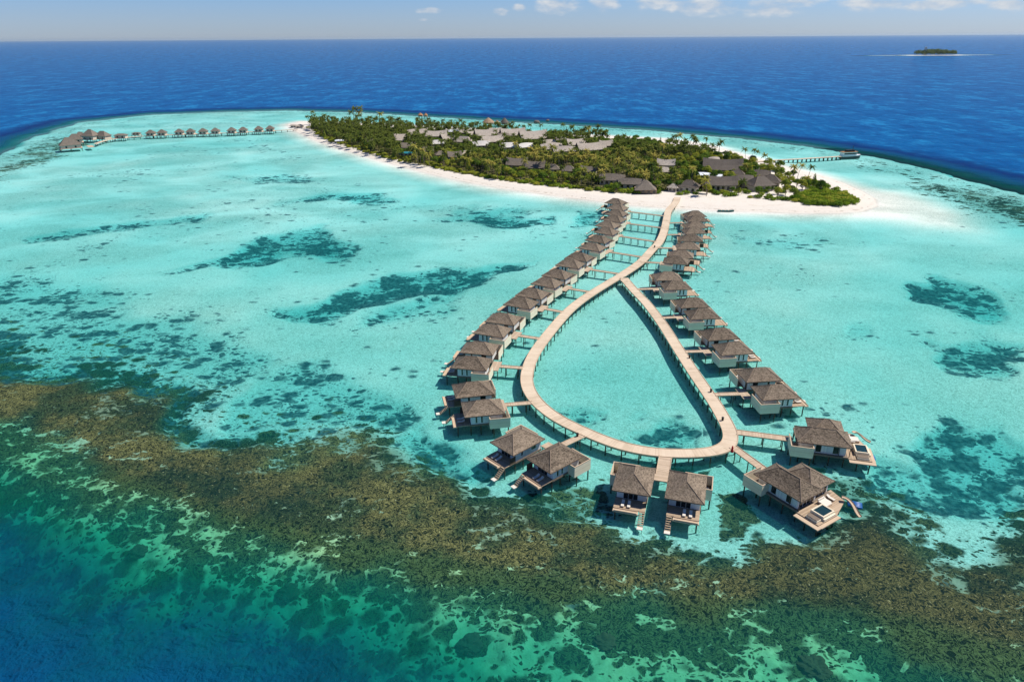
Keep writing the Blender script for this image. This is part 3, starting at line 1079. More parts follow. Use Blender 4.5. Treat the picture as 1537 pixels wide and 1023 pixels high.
posts.sort(key=lambda p: p[0] ** 2 + p[1] ** 2)
pm = MB()
pm.tube((0, 0, -2.4), (0, 0, ZD - 0.3), 0.17, 0.16, 8)
post_me = pm.mesh('post', M_dkwood)
for x, y in posts[:100]:
    o = link('post', post_me, bw)
    o.location = Vector((x, y, 0)) - bwi
rest = MB()
for x, y in posts[100:]:
    rest.tube((x, y, -2.4), (x, y, ZD - 0.3), 0.17, 0.16, 6)
o = rest.build('post', M_dkwood, bw)
o['kind'] = 'stuff'
parts.append(o)
for o in parts:
    o.location = -bwi

# ------------------------------------------------------------------ water villas
RL, RW, ZE, ZR = 5.2, 4.0, 4.9, 7.25     # half length, half width, eave and ridge height


def hip_roof(mb, x0, x1, y0, y1, ze, zr, thick=0.16):
    w = (y1 - y0) / 2
    yc = (y0 + y1) / 2
    ins = min(w * 0.92, (x1 - x0) / 2 - 0.3)
    # two-step slope: slightly flatter at the eaves
    k = 0.28
    zk = ze + (zr - ze) * k * 0.86
    kx, ky = ins * k, w * k
    vs = [(x0, y0, ze - thick), (x1, y0, ze - thick), (x1, y1, ze - thick), (x0, y1, ze - thick),
          (x0, y0, ze), (x1, y0, ze), (x1, y1, ze), (x0, y1, ze),
          (x0 + kx, y0 + ky, zk), (x1 - kx, y0 + ky, zk), (x1 - kx, y1 - ky, zk), (x0 + kx, y1 - ky, zk),
          (x0 + ins, yc, zr), (x1 - ins, yc, zr)]
    fs = [(3, 2, 1, 0), (0, 1, 5, 4), (1, 2, 6, 5), (2, 3, 7, 6), (3, 0, 4, 7), (4, 5, 9, 8), (5, 6, 10, 9), (6, 7, 11, 10), (7, 4, 8, 11), (8, 9, 13, 12), (9, 10, 13), (10, 11, 12, 13), (11, 8, 12)]
    mb.add(vs, fs)
    return vs


def caps_for(mb, vs, w=0.24):
    for a, b in ((4, 8), (8, 12), (5, 9), (9, 13), (6, 10), (10, 13), (7, 11), (11, 12), (12, 13)):
        mb.tube(Vector(vs[a]) + Vector((0, 0, 0.0)), Vector(vs[b]) + Vector((0, 0, 0.0)), w * 0.42, None, 6)


def window(parent, x, y, z0, z1, w, ny, sides):
    """tall window in a long wall facing +-y"""
    f = MB()
    yo = y + ny * 0.035
    f.box(x - w / 2 - 0.07, x + w / 2 + 0.07, min(y, yo), max(y, yo), z0 - 0.07, z1 + 0.07)
    o = f.build('window', M_whitep, parent)
    g = MB()
    y1 = y + ny * 0.05
    g.box(x - w / 2, x + w / 2, min(y + ny * 0.03, y1), max(y + ny * 0.03, y1), z0, z1)
    g.build('pane', M_glass, o)
    return o


def make_villa(s):
    """s = side (+1/-1 along local y) on which the bathroom courtyard stands"""
    root = empty('water_villa')
    mb = MB()
    vs = hip_roof(mb, -RL, RL, -RW, RW, ZE, ZR)
    roof = mb.build('roof', M_roof, root)
    cp = MB()
    caps_for(cp, vs)
    cp.build('ridge_cap', M_cap, roof)
    mb = MB()
    for (a, b, c, d) in ((-RL - 0.03, RL + 0.03, -RW - 0.03, -RW + 0.05), (-RL - 0.03, RL + 0.03, RW - 0.05, RW + 0.03)):
        mb.box(a, b, c, d, ZE - 0.25, ZE - 0.005)
    for (a, b) in ((-RL - 0.03, -RL + 0.05), (RL - 0.05, RL + 0.03)):
        mb.box(a, b, -RW + 0.055, RW - 0.055, ZE - 0.25, ZE - 0.005)
    mb.build('fascia', M_fascia, roof)
    # body
    mb = MB()
    mb.box(-4.55, 3.55, -3.15, 3.15, ZD + 0.02, ZE - 0.17)
    wall = mb.build('wall', M_white, root)
    mb = MB()
    mb.box(-4.75, 3.8, -3.35, 3.35, ZD - 0.42, ZD + 0.015)
    mb.build('floor_beam', M_floor, root)
    # windows
    for x in (2.15, 0.75):
        window(root, x, s * 3.15, ZD + 0.35, ZD + 2.25, 0.46, s, s)
    window(root, -2.2, -s * 3.15, ZD + 1.0, ZD + 2.4, 1.5, -s, s)
    window(root, 1.6, -s * 3.15, ZD + 0.9, ZD + 2.3, 0.5, -s, s)
    # sea front: glass doors with frame
    mb = MB()
    mb.box(3.55, 3.60, -1.75, 1.35, ZD + 0.02, ZD + 2.35)
    dr = mb.build('glass_door', M_whitep, root)
    for y0, y1 in ((-1.68, -0.72), (-0.66, 0.30), (0.36, 1.28)):
        g = MB()
        g.box(3.59, 3.615, y0, y1, ZD + 0.08, ZD + 2.28)
        g.build('pane', M_glass, dr)
    mb = MB()
    mb.box(-4.60, -4.55, -s * 2.6 - 0.55, -s * 2.6 + 0.55, ZD + 0.02, ZD + 2.15)
    ed = mb.build('entrance_door', M_dkwood, root)
    # sea deck, with step-down edge
    mb = MB()
    mb.box(3.82, 7.05, -3.3, 3.3, ZD - 0.2, ZD)
    mb.build('sea_deck', M_wood, root)
    mb = MB()
    a, b = (-3.3, 1.9) if s < 0 else (-1.9, 3.3)
    mb.box(7.07, 8.15, a, b, ZD - 0.45, ZD - 0.18)
    mb.box(7.12, 7.22, a + 0.2, b - 0.2, ZD - 0.18, ZD + 0.02)
    mb.box(7.98, 8.08, a + 0.2, b - 0.2, ZD - 0.18, ZD + 0.02)
    mb.build('lower_step', M_woodlt, root)
    # steps into the sea on the other side
    st = MB()
    yc = -s * 2.68
    n = 7
    for k in range(n):
        x = 7.1 + k * 0.36
        z = ZD - 0.12 - k * 0.30
        st.box(x, x + 0.34, yc - 0.5, yc + 0.5, z - 0.07, z)
    st.bar((7.0, yc - 0.54, ZD - 0.12), (7.1 + n * 0.36, yc - 0.54, ZD - 0.12 - n * 0.30), 0.08, 0.24)
    st.bar((7.0, yc + 0.54, ZD - 0.12), (7.1 + n * 0.36, yc + 0.54, ZD - 0.12 - n * 0.30), 0.08, 0.24)
    so = st.build('sea_stair', M_wood, root)
    pl = MB()
    x = 7.1 + n * 0.36
    pl.box(x, x + 0.9, yc - 0.6, yc + 0.6, 0.02, 0.16)
    pl.tube((x + 0.45, yc - 0.45, -2.0), (x + 0.45, yc - 0.45, 0.01), 0.08)
    pl.tube((x + 0.45, yc + 0.45, -2.0), (x + 0.45, yc + 0.45, 0.01), 0.08)
    pl.build('landing', M_fabric, so)
    # privacy screen on the deck
    mb = MB()
    mb.box(3.83, 5.6, -s * 3.28 - 0.04, -s * 3.28 + 0.04, ZD + 0.004, ZD + 1.7)
    mb.build('screen', M_dkwood, root)
    # bathroom courtyard: open-topped cream walls
    y0, y1 = (3.37, 5.35) if s > 0 else (-5.35, -3.37)
    mb = MB()
    zt, zb = ZD + 2.2, ZD - 0.5
    mb.box(-6.2, -1.0, y1 - 0.14 if s > 0 else y0, y1 if s > 0 else y0 + 0.14, zb, zt)
    ya, yb = (y0, y1 - 0.142) if s > 0 else (y0 + 0.142, y1)
    mb.box(-1.14, -1.0, ya, yb, zb, zt)
    mb.box(-6.2, -6.06, -0.6 if s > 0 else ya, yb if s > 0 else 0.6, zb, zt)
    cw = mb.build('courtyard_wall', M_cream, root)
    mb = MB()
    e = 0.04
    mb.box(-6.2 - e, -1.0 + e, (y1 - 0.14 if s > 0 else y0) - e, (y1 if s > 0 else y0 + 0.14) + e, zt + 0.003, zt + 0.09)
    mb.box(-1.14 - e, -1.0 + e, ya + e, yb - e - 0.005, zt + 0.003, zt + 0.09)
    mb.box(-6.2 - e, -6.06 + e, -0.6 if s > 0 else ya + e + 0.005, yb - e - 0.005 if s > 0 else 0.6, zt + 0.003, zt + 0.09)
    mb.build('cap_rail', M_woodlt, cw)
    mb = MB()
    mb.box(-6.05, -1.15, min(s * 3.36, s * 5.2), max(s * 3.36, s * 5.2), ZD - 0.3, ZD - 0.1)
    mb.box(-6.05, -4.77, min(-s * 0.6, s * 3.355), max(-s * 0.6, s * 3.355), ZD - 0.3, ZD - 0.1)
    mb.build('courtyard_floor', M_floor, root)
    # bath tub in the courtyard
    mb = MB()
    M = Matrix.Translation((-3.4, s * 4.35, ZD - 0.1))
    mb.lathe([(0.62, 0), (0.78, 0.25), (0.82, 0.58), (0.72, 0.58), (0.62, 0.2)], 14, M, 1.15, 0.75)
    mb.build('bathtub', M_whitep, root)
    # stilts
    for x in (-5.7, -2.0, 1.0, 3.6, 6.9):
        ys = [-2.9, 2.9]
        if x in (-5.7,):
            ys = [s * 5.1]
        if x == -2.0:
            ys = [-2.9, 2.9, s * 5.1]
        for y in ys:
            q = MB()
            q.tube((x, y, -2.6), (x, y, ZD - 0.42 if x < 3.7 else ZD - 0.2), 0.17, 0.15, 8)
            q.build('post', M_dkwood, root)
    q = MB()
    q.tube((-4.3, -s * 2.9, -2.6), (-4.3, -s * 2.9, ZD - 0.42), 0.17, 0.15, 8)
    q.build('post', M_dkwood, root)
    return root


def villa_pose(edge, side):
    """edge: (seaward px, landward px) of one long eave, side: local y sign of that eave"""
    a, b = W(*edge[0], ZE), W(*edge[1], ZE)
    X = a - b
    X = X / np.linalg.norm(X)
    Yv = np.array([-X[1], X[0]])
    c = (a + b) / 2 - Yv * side * RW
    return c, math.atan2(X[1], X[0])


# longer row: (seaward corner, landward corner) of the near eave, shoreward villa then reefward villa
LONG = [
    [((904, 304.2), (936.3, 307.6)), ((906.5, 312.3), (938, 316.4))],
    [((904, 321.2), (938, 325.2)), ((901, 329.6), (934, 334.2))],
    [((892, 338.8), (922, 343)), ((887, 348), (922.9, 353.5))],
    [((876, 360.2), (908.4, 365.6)), ((865.5, 372.2), (901.8, 377.7))],
    [((845, 387.4), (882.2, 392.8)), ((831.9, 397.9), (869, 403.2))],
    [((811.8, 413.2), (848.5, 419.6)), ((795, 425.5), (833.8, 432.7))],
    [((772.5, 443.0), (812.8, 449.4)), ((754.2, 456.8), (795.7, 463.8))],
    [((726, 482.4), (772.6, 488.4)), ((708.6, 499.6), (756.5, 506.6))],
    [((687.1, 528.6), (741.9, 533.4)), ((675.8, 552), (731.2, 556.2))],
    [((684, 597.6), (742.5, 591.2)), ((695.2, 626.5), (761, 620))],
    [((770.5, 683.4), (818, 658.2)), ((827.4, 709.8), (874.9, 684.6))],
]
SHORT = [
    [((1063.5, 325.0), (1029.5, 325.7)), ((1067, 332.4), (1030.5, 332.6))],
    [((1065.5, 342.1), (1028.5, 342.5)), ((1065.5, 350.2), (1025.5, 351.2))],
    [((1056.5, 363), (1020, 361.5)), ((1053.5, 375.2), (1014.0, 373.6))],
    [((1041, 388.0), (1003.5, 385.5)), ((1032.5, 397.5), (994.3, 394.4))],
    [((1026, 420.5), (984.8, 421)), ((1040.1, 433.9), (998.3, 435.3))],
    [((1066.7, 460.6), (1021.5, 462.3)), ((1083.8, 477.6), (1036.2, 479.5))],
    [((1111.3, 508.3), (1063.2, 511.2)), ((1134, 530.2), (1082.5, 533.2))],
    [((1176.8, 570.6), (1119.2, 573.7)), ((1203.7, 597.3), (1144.5, 600.6))],
]
TIP = [((976.3, 745.1), (984.3, 702.1)), ((1057.8, 756.9), (1061.3, 714))]
ORD = ['zeroth', 'first', 'second', 'third', 'fourth', 'fifth', 'sixth', 'seventh', 'eighth', 'ninth', 'tenth', 'eleventh', 'twelfth', 'thirteenth', 'fourteenth', 'fifteenth', 'sixteenth', 'seventeenth', 'eighteenth', 'nineteenth', 'twentieth',
       'twenty-first', 'twenty-second', 'twenty-third', 'twenty-fourth', 'twenty-fifth', 'twenty-sixth', 'twenty-seventh', 'twenty-eighth', 'twenty-ninth', 'thirtieth']
protos = {1: make_villa(1), -1: make_villa(-1)}
used_proto = set()


def put_villa(edge, side, court, label):
    c, rz = villa_pose(edge, side)
    if court in used_proto:
        o = copy_tree(protos[court])
    else:
        o = protos[court]
        used_proto.add(court)
    o.location = (c[0], c[1], 0)
    o.rotation_euler = (0, 0, rz)
    tag(o, label, 'villa', 'thatch-brown villas on stilts along the boardwalk')
    return o, c, rz


pairs = []          # (row, index, poses)
for i, pr in enumerate(LONG):
    nm = ORD[i + 1] + ' pair from the beach' if i < 10 else 'last pair'
    far, ca, ra = put_villa(pr[0], +1, -1, f'brown-roofed stilt villa, shoreward one of the {nm} in the longer row')
    near, cb2, rb = put_villa(pr[1], +1, +1, f'brown-roofed stilt villa, reefward one of the {nm} in the longer row')
    pairs.append(('long', i, ca, ra, cb2, rb))
for i, pr in enumerate(SHORT):
    nm = ORD[i + 1] + ' pair from the beach' if i < 7 else 'last pair'
    far, ca, ra = put_villa(pr[0], -1, +1, f'brown-roofed stilt villa, shoreward one of the {nm} in the shorter row')
    near, cb2, rb = put_villa(pr[1], -1, -1, f'brown-roofed stilt villa, reefward one of the {nm} in the shorter row')
    pairs.append(('short', i, ca, ra, cb2, rb))
o, ca, ra = put_villa(TIP[0], +1, -1, 'stilt villa below the loop tip facing the reef, its courtyard on the open side, no table on deck')
o['label'] = 'stilt villa at the loop tip, the one nearer the last pair of the longer row'
o, cb2, rb = put_villa(TIP[1], +1, +1, 'x')
o['label'] = 'stilt villa at the loop tip, the one nearer the big villa with plunge pool'
pairs.append(('tip', 0, ca, ra, cb2, rb))


# ------------------------------------------------------------------ footbridges from the boardwalk to each pair
def footbridge(p0, p1, half, plat, label, z=ZD - 0.02):
    """plat: list of 4 points (polygon) or None"""
    p0, p1 = np.array(p0, float), np.array(p1, float)
    L = np.linalg.norm(p1 - p0)
    d = (p1 - p0) / L
    root = empty('footbridge', (p0[0], p0[1], 0), math.atan2(d[1], d[0]))
    tag(root, label, 'footbridge', 'footbridges between boardwalk and villas')
    mb = MB()
    mb.box(0, L, -half, half, z - 0.2, z)
    mb.build('deck', M_woodb, root)
    mb = MB()
    for s in (1, -1):
        mb.box(0.15, L, s * half - 0.06, s * half + 0.06, z + 0.003, z + 0.13)
    mb.build('kerb', M_woodlt, root)
    if plat is not None:
        ang = math.atan2(d[1], d[0])
        ca_, sa_ = math.cos(-ang), math.sin(-ang)
        pl = [((q[0] - p0[0]) * ca_ - (q[1] - p0[1]) * sa_, (q[0] - p0[0]) * sa_ + (q[1] - p0[1]) * ca_) for q in plat]
        mb = MB()
        mb.prism(pl, z - 0.26, z - 0.006)
        mb.build('landing', M_woodb, root)
        cxp = sum(q[0] for q in pl) / 4
        cyp = sum(q[1] for q in pl) / 4
        for q in pl:
            t = MB()
            x, y = cxp + (q[0] - cxp) * 0.85, cyp + (q[1] - cyp) * 0.85
            t.tube((x, y, -2.4), (x, y, z - 0.26), 0.14, 0.13, 7)
            t.build('post', M_dkwood, root)
    n = max(1, int(L / 3.6))
    for k in range(n):
        x = (k + 0.5) * L / n
        for s in (1, -1):
            t = MB()
            t.tube((x, s * (half - 0.15), -2.4), (x, s * (half - 0.15), z - 0.2), 0.13, 0.12, 7)
            t.build('post', M_dkwood, root)
    return root


M_woodb = mat_planks('footbridge_boards', (0.42, 0.315, 0.215), (0.58, 0.45, 0.32), 0, 3.0)


def nearest_on(line, p):
    k = int(np.argmin(((line - p) ** 2).sum(1)))
    return line[k]


allw = np.vstack([stem_l, arm_l])
for row, i, ca, ra, cb2, rb in pairs:
    mid = (ca + cb2) / 2
    X = np.array([math.cos(ra) + math.cos(rb), math.sin(ra) + math.sin(rb)])
    X /= np.linalg.norm(X)
    Yv = np.array([-X[1], X[0]])
    land = mid - X * 6.1                    # platform centre, landward of the pair
    gap = abs((cb2 - ca) @ Yv)
    hy = max(2.2, gap / 2 - 2.2)
    hx = 1.3
    plat = [land - X * hx - Yv * hy, land + X * hx - Yv * hy, land + X * hx + Yv * hy, land - X * hx + Yv * hy]
    if row == 'tip':
        start = nearest_on(arm_l, W(999, 682, ZD))
        start = start + (land - start) / np.linalg.norm(land - start) * 1.2
        label = 'short footbridge from the loop tip to the two villas facing the reef'
        half = 1.45
    else:
        # where the boardwalk passes level with the platform
        rel = allw - land
        along = rel @ (-X)
        score = np.abs(rel @ Yv) + np.where(along < 0, 500, 0) + along * 0.15
        if row == 'long' and i == 10:
            start = nearest_on(arm_l, W(882, 650, ZD))
        else:
            start = allw[int(np.argmin(score))]
        dv = land - start
        start = start + dv / np.linalg.norm(dv) * 1.25
        half = 0.85
        nm = ORD[i + 1] + ' pair from the beach' if i < (10 if row == 'long' else 7) else 'last pair'
        label = f'timber footbridge linking the boardwalk to the {nm} in the {"longer" if row == "long" else "shorter"} row'
    end = land - X * (hx - 0.02)
    footbridge(start, end, half, plat, label)

#@@REST@@
# ------------------------------------------------------------------ the two big villas at the end of the straight arm
def make_big_villa():
    root = empty('water_villa')
    mb = MB()
    vs = hip_roof(mb, 0, 12.0, 0, 7.5, ZE, ZR - 0.1)
    roof = mb.build('roof', M_roof, root)
    cp = MB()
    caps_for(cp, vs)
    cp.build('ridge_cap', M_cap, roof)
    mb = MB()
    vs = hip_roof(mb, 3.05, 11.3, 4.3, 12.3, ZE + 0.03, ZR + 0.12)
    roof2 = mb.build('wing_roof', M_roof, root)
    cp = MB()
    caps_for(cp, vs)
    cp.build('ridge_cap', M_cap, roof2)
    mb = MB()
    mb.box(-0.03, 12.03, -0.03, 0.05, ZE - 0.25, ZE - 0.005)
    mb.box(11.95, 12.03, 0.055, 7.5, ZE - 0.25, ZE - 0.005)
    mb.build('fascia', M_fascia, roof)
    mb = MB()
    mb.box(0.9, 10.9, 0.85, 6.8, ZD + 0.02, ZE - 0.17)
    mb.box(3.8, 10.5, 6.805, 11.4, ZD + 0.02, ZE - 0.15)
    mb.build('wall', M_white, root)
    mb = MB()
    mb.box(0.6, 11.4, 0.2, 11.6, ZD - 0.42, ZD + 0.012)
    mb.build('floor_beam', M_floor, root)
    # near side: wide doors, window, side terrace
    for x0, x1, z0, z1 in ((4.3, 5.5, ZD + 0.3, ZD + 2.3), (8.1, 9.3, ZD + 0.3, ZD + 2.3)):
        f = MB()
        f.box(x0 - 0.08, x1 + 0.08, 0.81, 0.85, z0 - 0.08, z1 + 0.08)
        w = f.build('window', M_whitep, root)
        g = MB()
        g.box(x0, x1, 0.795, 0.82, z0, z1)
        g.build('pane', M_glass, w)
    f = MB()
    f.box(10.90, 10.95, 1.2, 6.3, ZD + 0.02, ZD + 2.4)
    w = f.build('glass_door', M_whitep, root)
    for k in range(4):
        g = MB()
        g.box(10.94, 10.965, 1.3 + k * 1.25, 2.4 + k * 1.25, ZD + 0.08, ZD + 2.3)
        g.build('pane', M_glass, w)
    f = MB()
    f.box(10.50, 10.55, 7.2, 11.0, ZD + 0.02, ZD + 2.4)
    w = f.build('glass_door', M_whitep, root)
    for k in range(3):
        g = MB()
        g.box(10.54, 10.565, 7.3 + k * 1.25, 8.4 + k * 1.25, ZD + 0.08, ZD + 2.3)
        g.build('pane', M_glass, w)
    for x in (9.3, 11.6):
        q = MB()
        q.tube((x, 0.3, ZD), (x, 0.3, ZE - 0.2), 0.09, None, 6)
        q.build('column', M_dkwood, root)
    # courtyard
    zt, zb = ZD + 2.2, ZD - 0.5
    mb = MB()
    mb.box(-1.4, 3.6, -1.4, -1.26, zb, zt)
    mb.box(-1.4, -1.26, -1.258, 4.2, zb, zt)
    mb.box(3.46, 3.6, -1.258, 0.84, zb, zt)
    cw = mb.build('courtyard_wall', M_cream, root)
    mb = MB()
    mb.box(-1.44, 3.64, -1.44, -1.22, zt + 0.003, zt + 0.09)
    mb.box(-1.44, -1.22, -1.218, 4.24, zt + 0.003, zt + 0.09)
    mb.box(3.42, 3.64, -1.218, 0.84, zt + 0.003, zt + 0.09)
    mb.build('cap_rail', M_woodlt, cw)
    mb = MB()
    mb.box(-1.25, 3.45, -1.25, 0.19, ZD - 0.3, ZD - 0.1)
    mb.box(-1.25, 0.59, 0.2, 4.2, ZD - 0.3, ZD - 0.1)
    mb.build('courtyard_floor', M_floor, root)
    # sea deck
    mb = MB()
    mb.prism([(11.42, -0.1), (16.6, -0.1), (16.6, 6.0), (14.6, 11.6), (10.6, 12.6), (10.6, 11.61), (11.42, 11.61)], ZD - 0.22, ZD)
    mb.build('sea_deck', M_wood, root)
    mb = MB()
    mb.prism([(11.6, -1.3), (17.3, -1.3), (17.3, -0.12), (11.6, -0.12)], ZD - 0.42, ZD - 0.2)
    mb.prism([(16.62, -0.1), (17.4, -0.1), (17.4, 6.2), (16.62, 6.2)], ZD - 0.42, ZD - 0.2)
    mb.build('lower_step', M_woodlt, root)
    # raised plunge pool
    mb = MB()
    a, b, c, d = 13.2, 16.2, 1.9, 5.6
    zt = ZD + 0.95
    mb.box(a, b, c, c + 0.3, ZD + 0.004, zt)
    mb.box(a, b, d - 0.3, d, ZD + 0.004, zt)
    mb.box(a, a + 0.3, c + 0.302, d - 0.302, ZD + 0.004, zt)
    mb.box(b - 0.3, b, c + 0.302, d - 0.302, ZD + 0.004, zt)
    mb.box(b + 0.003, b + 0.35, c, d, ZD + 0.004, ZD + 0.5)
    pool = mb.build('plunge_pool', M_cream, root)
    mb = MB()
    mb.box(a + 0.305, b - 0.305, c + 0.305, d - 0.305, ZD + 0.2, zt - 0.14)
    mb.build('pool_water', M_poolw, pool)
    mb = MB()
    mb.box(13.4, 16.0, 0.15, 1.6, ZD + 0.004, ZD + 0.42)
    mb.build('sunken_bench', M_cream, root)
    mb = MB()
    mb.box(13.5, 15.9, 0.25, 1.45, ZD + 0.424, ZD + 0.55)
    mb.build('seat_cushion', M_floor, root)
    # curved water slide
    ln = smooth_line([(14.2, 11.0), (15.2, 11.9), (16.4, 12.1), (17.6, 11.6), (18.6, 11.3)], 0.25)
    n = len(ln)
    mb = MB()
    dd = np.gradient(ln, axis=0)
    dd /= np.linalg.norm(dd, axis=1)[:, None]
    vs, fs = [], []
    for i in range(n):
        t = i / (n - 1)
        z = ZD + 0.9 - 2.3 * (t * t * (3 - 2 * t))
        nx_, ny_ = -dd[i, 1], dd[i, 0]
        for o_, h_ in ((-0.42, 0.22), (-0.3, 0), (0.3, 0), (0.42, 0.22), (0.38, -0.12), (-0.38, -0.12)):
            vs.append((ln[i, 0] + nx_ * o_, ln[i, 1] + ny_ * o_, z + h_))
    for i in range(n - 1):
        for k in range(6):
            j = (k + 1) % 6
            fs.append((i * 6 + k, i * 6 + j, i * 6 + 6 + j, i * 6 + 6 + k))
    mb.add(vs, fs)
    mb.build('water_slide', M_woodlt, root)
    for x in (0.9, 4.4, 7.6, 10.8):
        for y in (0.9, 6.2, 11.0):
            q = MB()
            q.tube((x, y, -2.6), (x, y, ZD - 0.42), 0.18, 0.16, 8)
            q.build('post', M_dkwood, root)
    for x, y in ((-1.0, -1.0), (3.2, -1.0), (-1.0, 3.6), (13.6, 0.2), (16.3, 0.2), (16.3, 5.6), (14.4, 10.6), (13.6, 5.6)):
        q = MB()
        q.tube((x, y, -2.6), (x, y, ZD - 0.5 if x < 4 else ZD - 0.22), 0.17, 0.15, 8)
        q.build('post', M_dkwood, root)
    return root


big_specs = [((1201.5, 752.5), (1131.2, 710.2), 'big two-roofed stilt villa with plunge pool, standing over the brown reef edge'),
             ((1279.8, 672.7), (1197.3, 662.4), 'big two-roofed stilt villa over clear turquoise water, reached by the longer footbridge')]
big = make_big_villa()
bigs = []
for k, (a, b, lab) in enumerate(big_specs):
    o = big if k == 0 else copy_tree(big)
    A, B = W(*a, ZE), W(*b, ZE)
    X = A - B
    ang = math.atan2(X[1], X[0])
    o.location = (B[0], B[1], 0)
    o.rotation_euler = (0, 0, ang)
    tag(o, lab, 'villa', 'big villas at the end of the boardwalk')
    bigs.append((B, ang))


def loc_pt(base, ang, x, y):
    return np.array([base[0] + x * math.cos(ang) - y * math.sin(ang), base[1] + x * math.sin(ang) + y * math.cos(ang)])


B0, A0 = bigs[0]
B1, A1 = bigs[1]
e = loc_pt(B0, A0, 0.3, 6.4)
s0 = nearest_on(arm_l, W(1098, 668, ZD))
s0 = s0 + (e - s0) / np.linalg.norm(e - s0) * 1.3
footbridge(s0, e, 1.05, None, 'footbridge from the loop corner down to the big villa at the reef edge')
e = loc_pt(B1, A1, -0.2, 5.6)
s0 = nearest_on(arm_l, W(1096, 646, ZD))
s0 = s0 + (e - s0) / np.linalg.norm(e - s0) * 1.3
footbridge(s0, e, 1.15, None, 'longer footbridge from the straight arm across to the big villa over turquoise water')


# blue floats, loungers, parasols, tables on the decks
def float_mat(base, ang, x, y, rz, kind, label):
    p = loc_pt(base, ang, x, y)
    mb = MB()
    M = Matrix.Translation((p[0], p[1], 0.0)) @ Matrix.Rotation(ang + rz, 4, 'Z')
    if kind == 'mat':
        for k in range(4):
            mb.lathe([(0.05, -1.5), (0.28, -1.35), (0.3, 0), (0.28, 1.35), (0.05, 1.5)], 8, M @ Matrix.Translation((0, -0.75 + k * 0.5, 0.22)) @ Matrix.Rotation(rad(90), 4, 'Y'))
    else:
        mb.lathe([(0.2, 0.02), (0.9, 0.05), (1.3, 0.3), (1.35, 0.65), (1.1, 1.0), (0.55, 1.25), (0.1, 1.32)], 16, M, 0.85, 1.25)
    o = mb.build('pool_float', M_blue)
    for f in o.data.polygons:
        f.use_smooth = True
    tag(o, label, 'float')


f0 = W(1283, 757, 0.2)
float_mat(f0, A0, 0, 0, rad(35), 'mat', 'blue inflatable mat floating beside the slide of the reef-edge villa')
f1 = W(1306, 687, 0.5)
float_mat(f1, A1, 0, 0, 0, 'dome', 'round blue inflatable tied to the deck of the big villa over turquoise water')


def make_lounger():
    root = empty('sun_lounger')
    mb = MB()
    mb.box(-0.95, 0.95, -0.34, 0.34, 0.22, 0.30)
    mb.build('frame', M_woodlt, root)
    mb = MB()
    mb.box(-0.93, 0.35, -0.31, 0.31, 0.303, 0.40)
    mb.add([(0.35, -0.31, 0.303), (0.95, -0.31, 0.62), (0.95, 0.31, 0.62), (0.35, 0.31, 0.303), (0.33, -0.31, 0.40), (0.92, -0.31, 0.72), (0.92, 0.31, 0.72), (0.33, 0.31, 0.40)],
           [(0, 3, 2, 1), (4, 5, 6, 7), (0, 1, 5, 4), (1, 2, 6, 5), (2, 3, 7, 6), (3, 0, 4, 7)])
    mb.build('cushion', M_fabric, root)
    for x in (-0.8, 0.8):
        for y in (-0.28, 0.28):
            q = MB()
            q.box(x - 0.04, x + 0.04, y - 0.04, y + 0.04, 0, 0.22)
            q.build('leg', M_woodlt, root)
    return root


lproto = make_lounger()
lfirst = True


def put_lounger(p, rz, label, z=ZD + 0.002, group='sun loungers on villa decks'):
    global lfirst
    o = lproto if lfirst else copy_tree(lproto)
    lfirst = False
    o.location = (p[0], p[1], z)
    o.rotation_euler = (0, 0, rz)
    tag(o, label, 'lounger', group)


for row, i, ca, ra, cb2, rb in pairs:
    if not ((row == 'long' and i >= 8) or row == 'tip' or (row == 'short' and i >= 6)):
        continue
    rn = {'long': 'longer row', 'short': 'shorter row', 'tip': 'loop tip'}[row]
    for which, c, a, s in (('shoreward', ca, ra, -1 if row != 'short' else 1), ('reefward', cb2, rb, 1 if row != 'short' else -1)):
        if row == 'tip':
            lab = 'pale sun lounger on the deck of the loop-tip villa ' + ('beside the longer row' if s < 0 else 'nearer the plunge-pool villa')
        else:
            nm = 'last' if (row == 'long' and i == 10) or (row == 'short' and i == 7) else ORD[i + 1]
            lab = f'pale sun lounger on the {which} villa\'s deck, {nm} pair of the {rn}'
        for dy in (0.2, 1.5):
            p = loc_pt(c, a, 5.9, s * dy)
            put_lounger(p, a + math.pi, lab)
for dy, dx in ((8.2, 12.6), (9.6, 12.6)):
    put_lounger(loc_pt(B0, A0, dx, dy), A0 + math.pi, 'pale sun lounger on the deck of the plunge-pool villa at the reef edge')
for dy, dx in ((7.6, 13.2), (9.0, 13.2)):
    put_lounger(loc_pt(B1, A1, dx, dy), A1 + math.pi, 'pale sun lounger on the deck of the big villa over turquoise water')


def make_daybed(p, rz, label):
    root = empty('daybed', (p[0], p[1], ZD + 0.002), rz)
    q = MB()
    q.box(-1.1, 1.1, -1.0, 1.0, 0, 0.38)
    q.build('base', M_woodlt, root)
    q = MB()
    q.box(-1.05, 1.05, -0.95, 0.95, 0.383, 0.58)
    q.build('mattress', M_fabric, root)
    q = MB()
    q.box(-1.1, -0.85, -1.0, 1.0, 0.583, 0.98)
    q.build('backrest', M_fabric, root)
    tag(root, label, 'daybed')


make_daybed(loc_pt(B0, A0, 13.0, 7.0), A0, 'square cream daybed on the deck beside the plunge pool at the reef edge')
make_daybed(loc_pt(B1, A1, 14.0, 8.6), A1, 'square cream daybed on the deck of the villa over turquoise water')

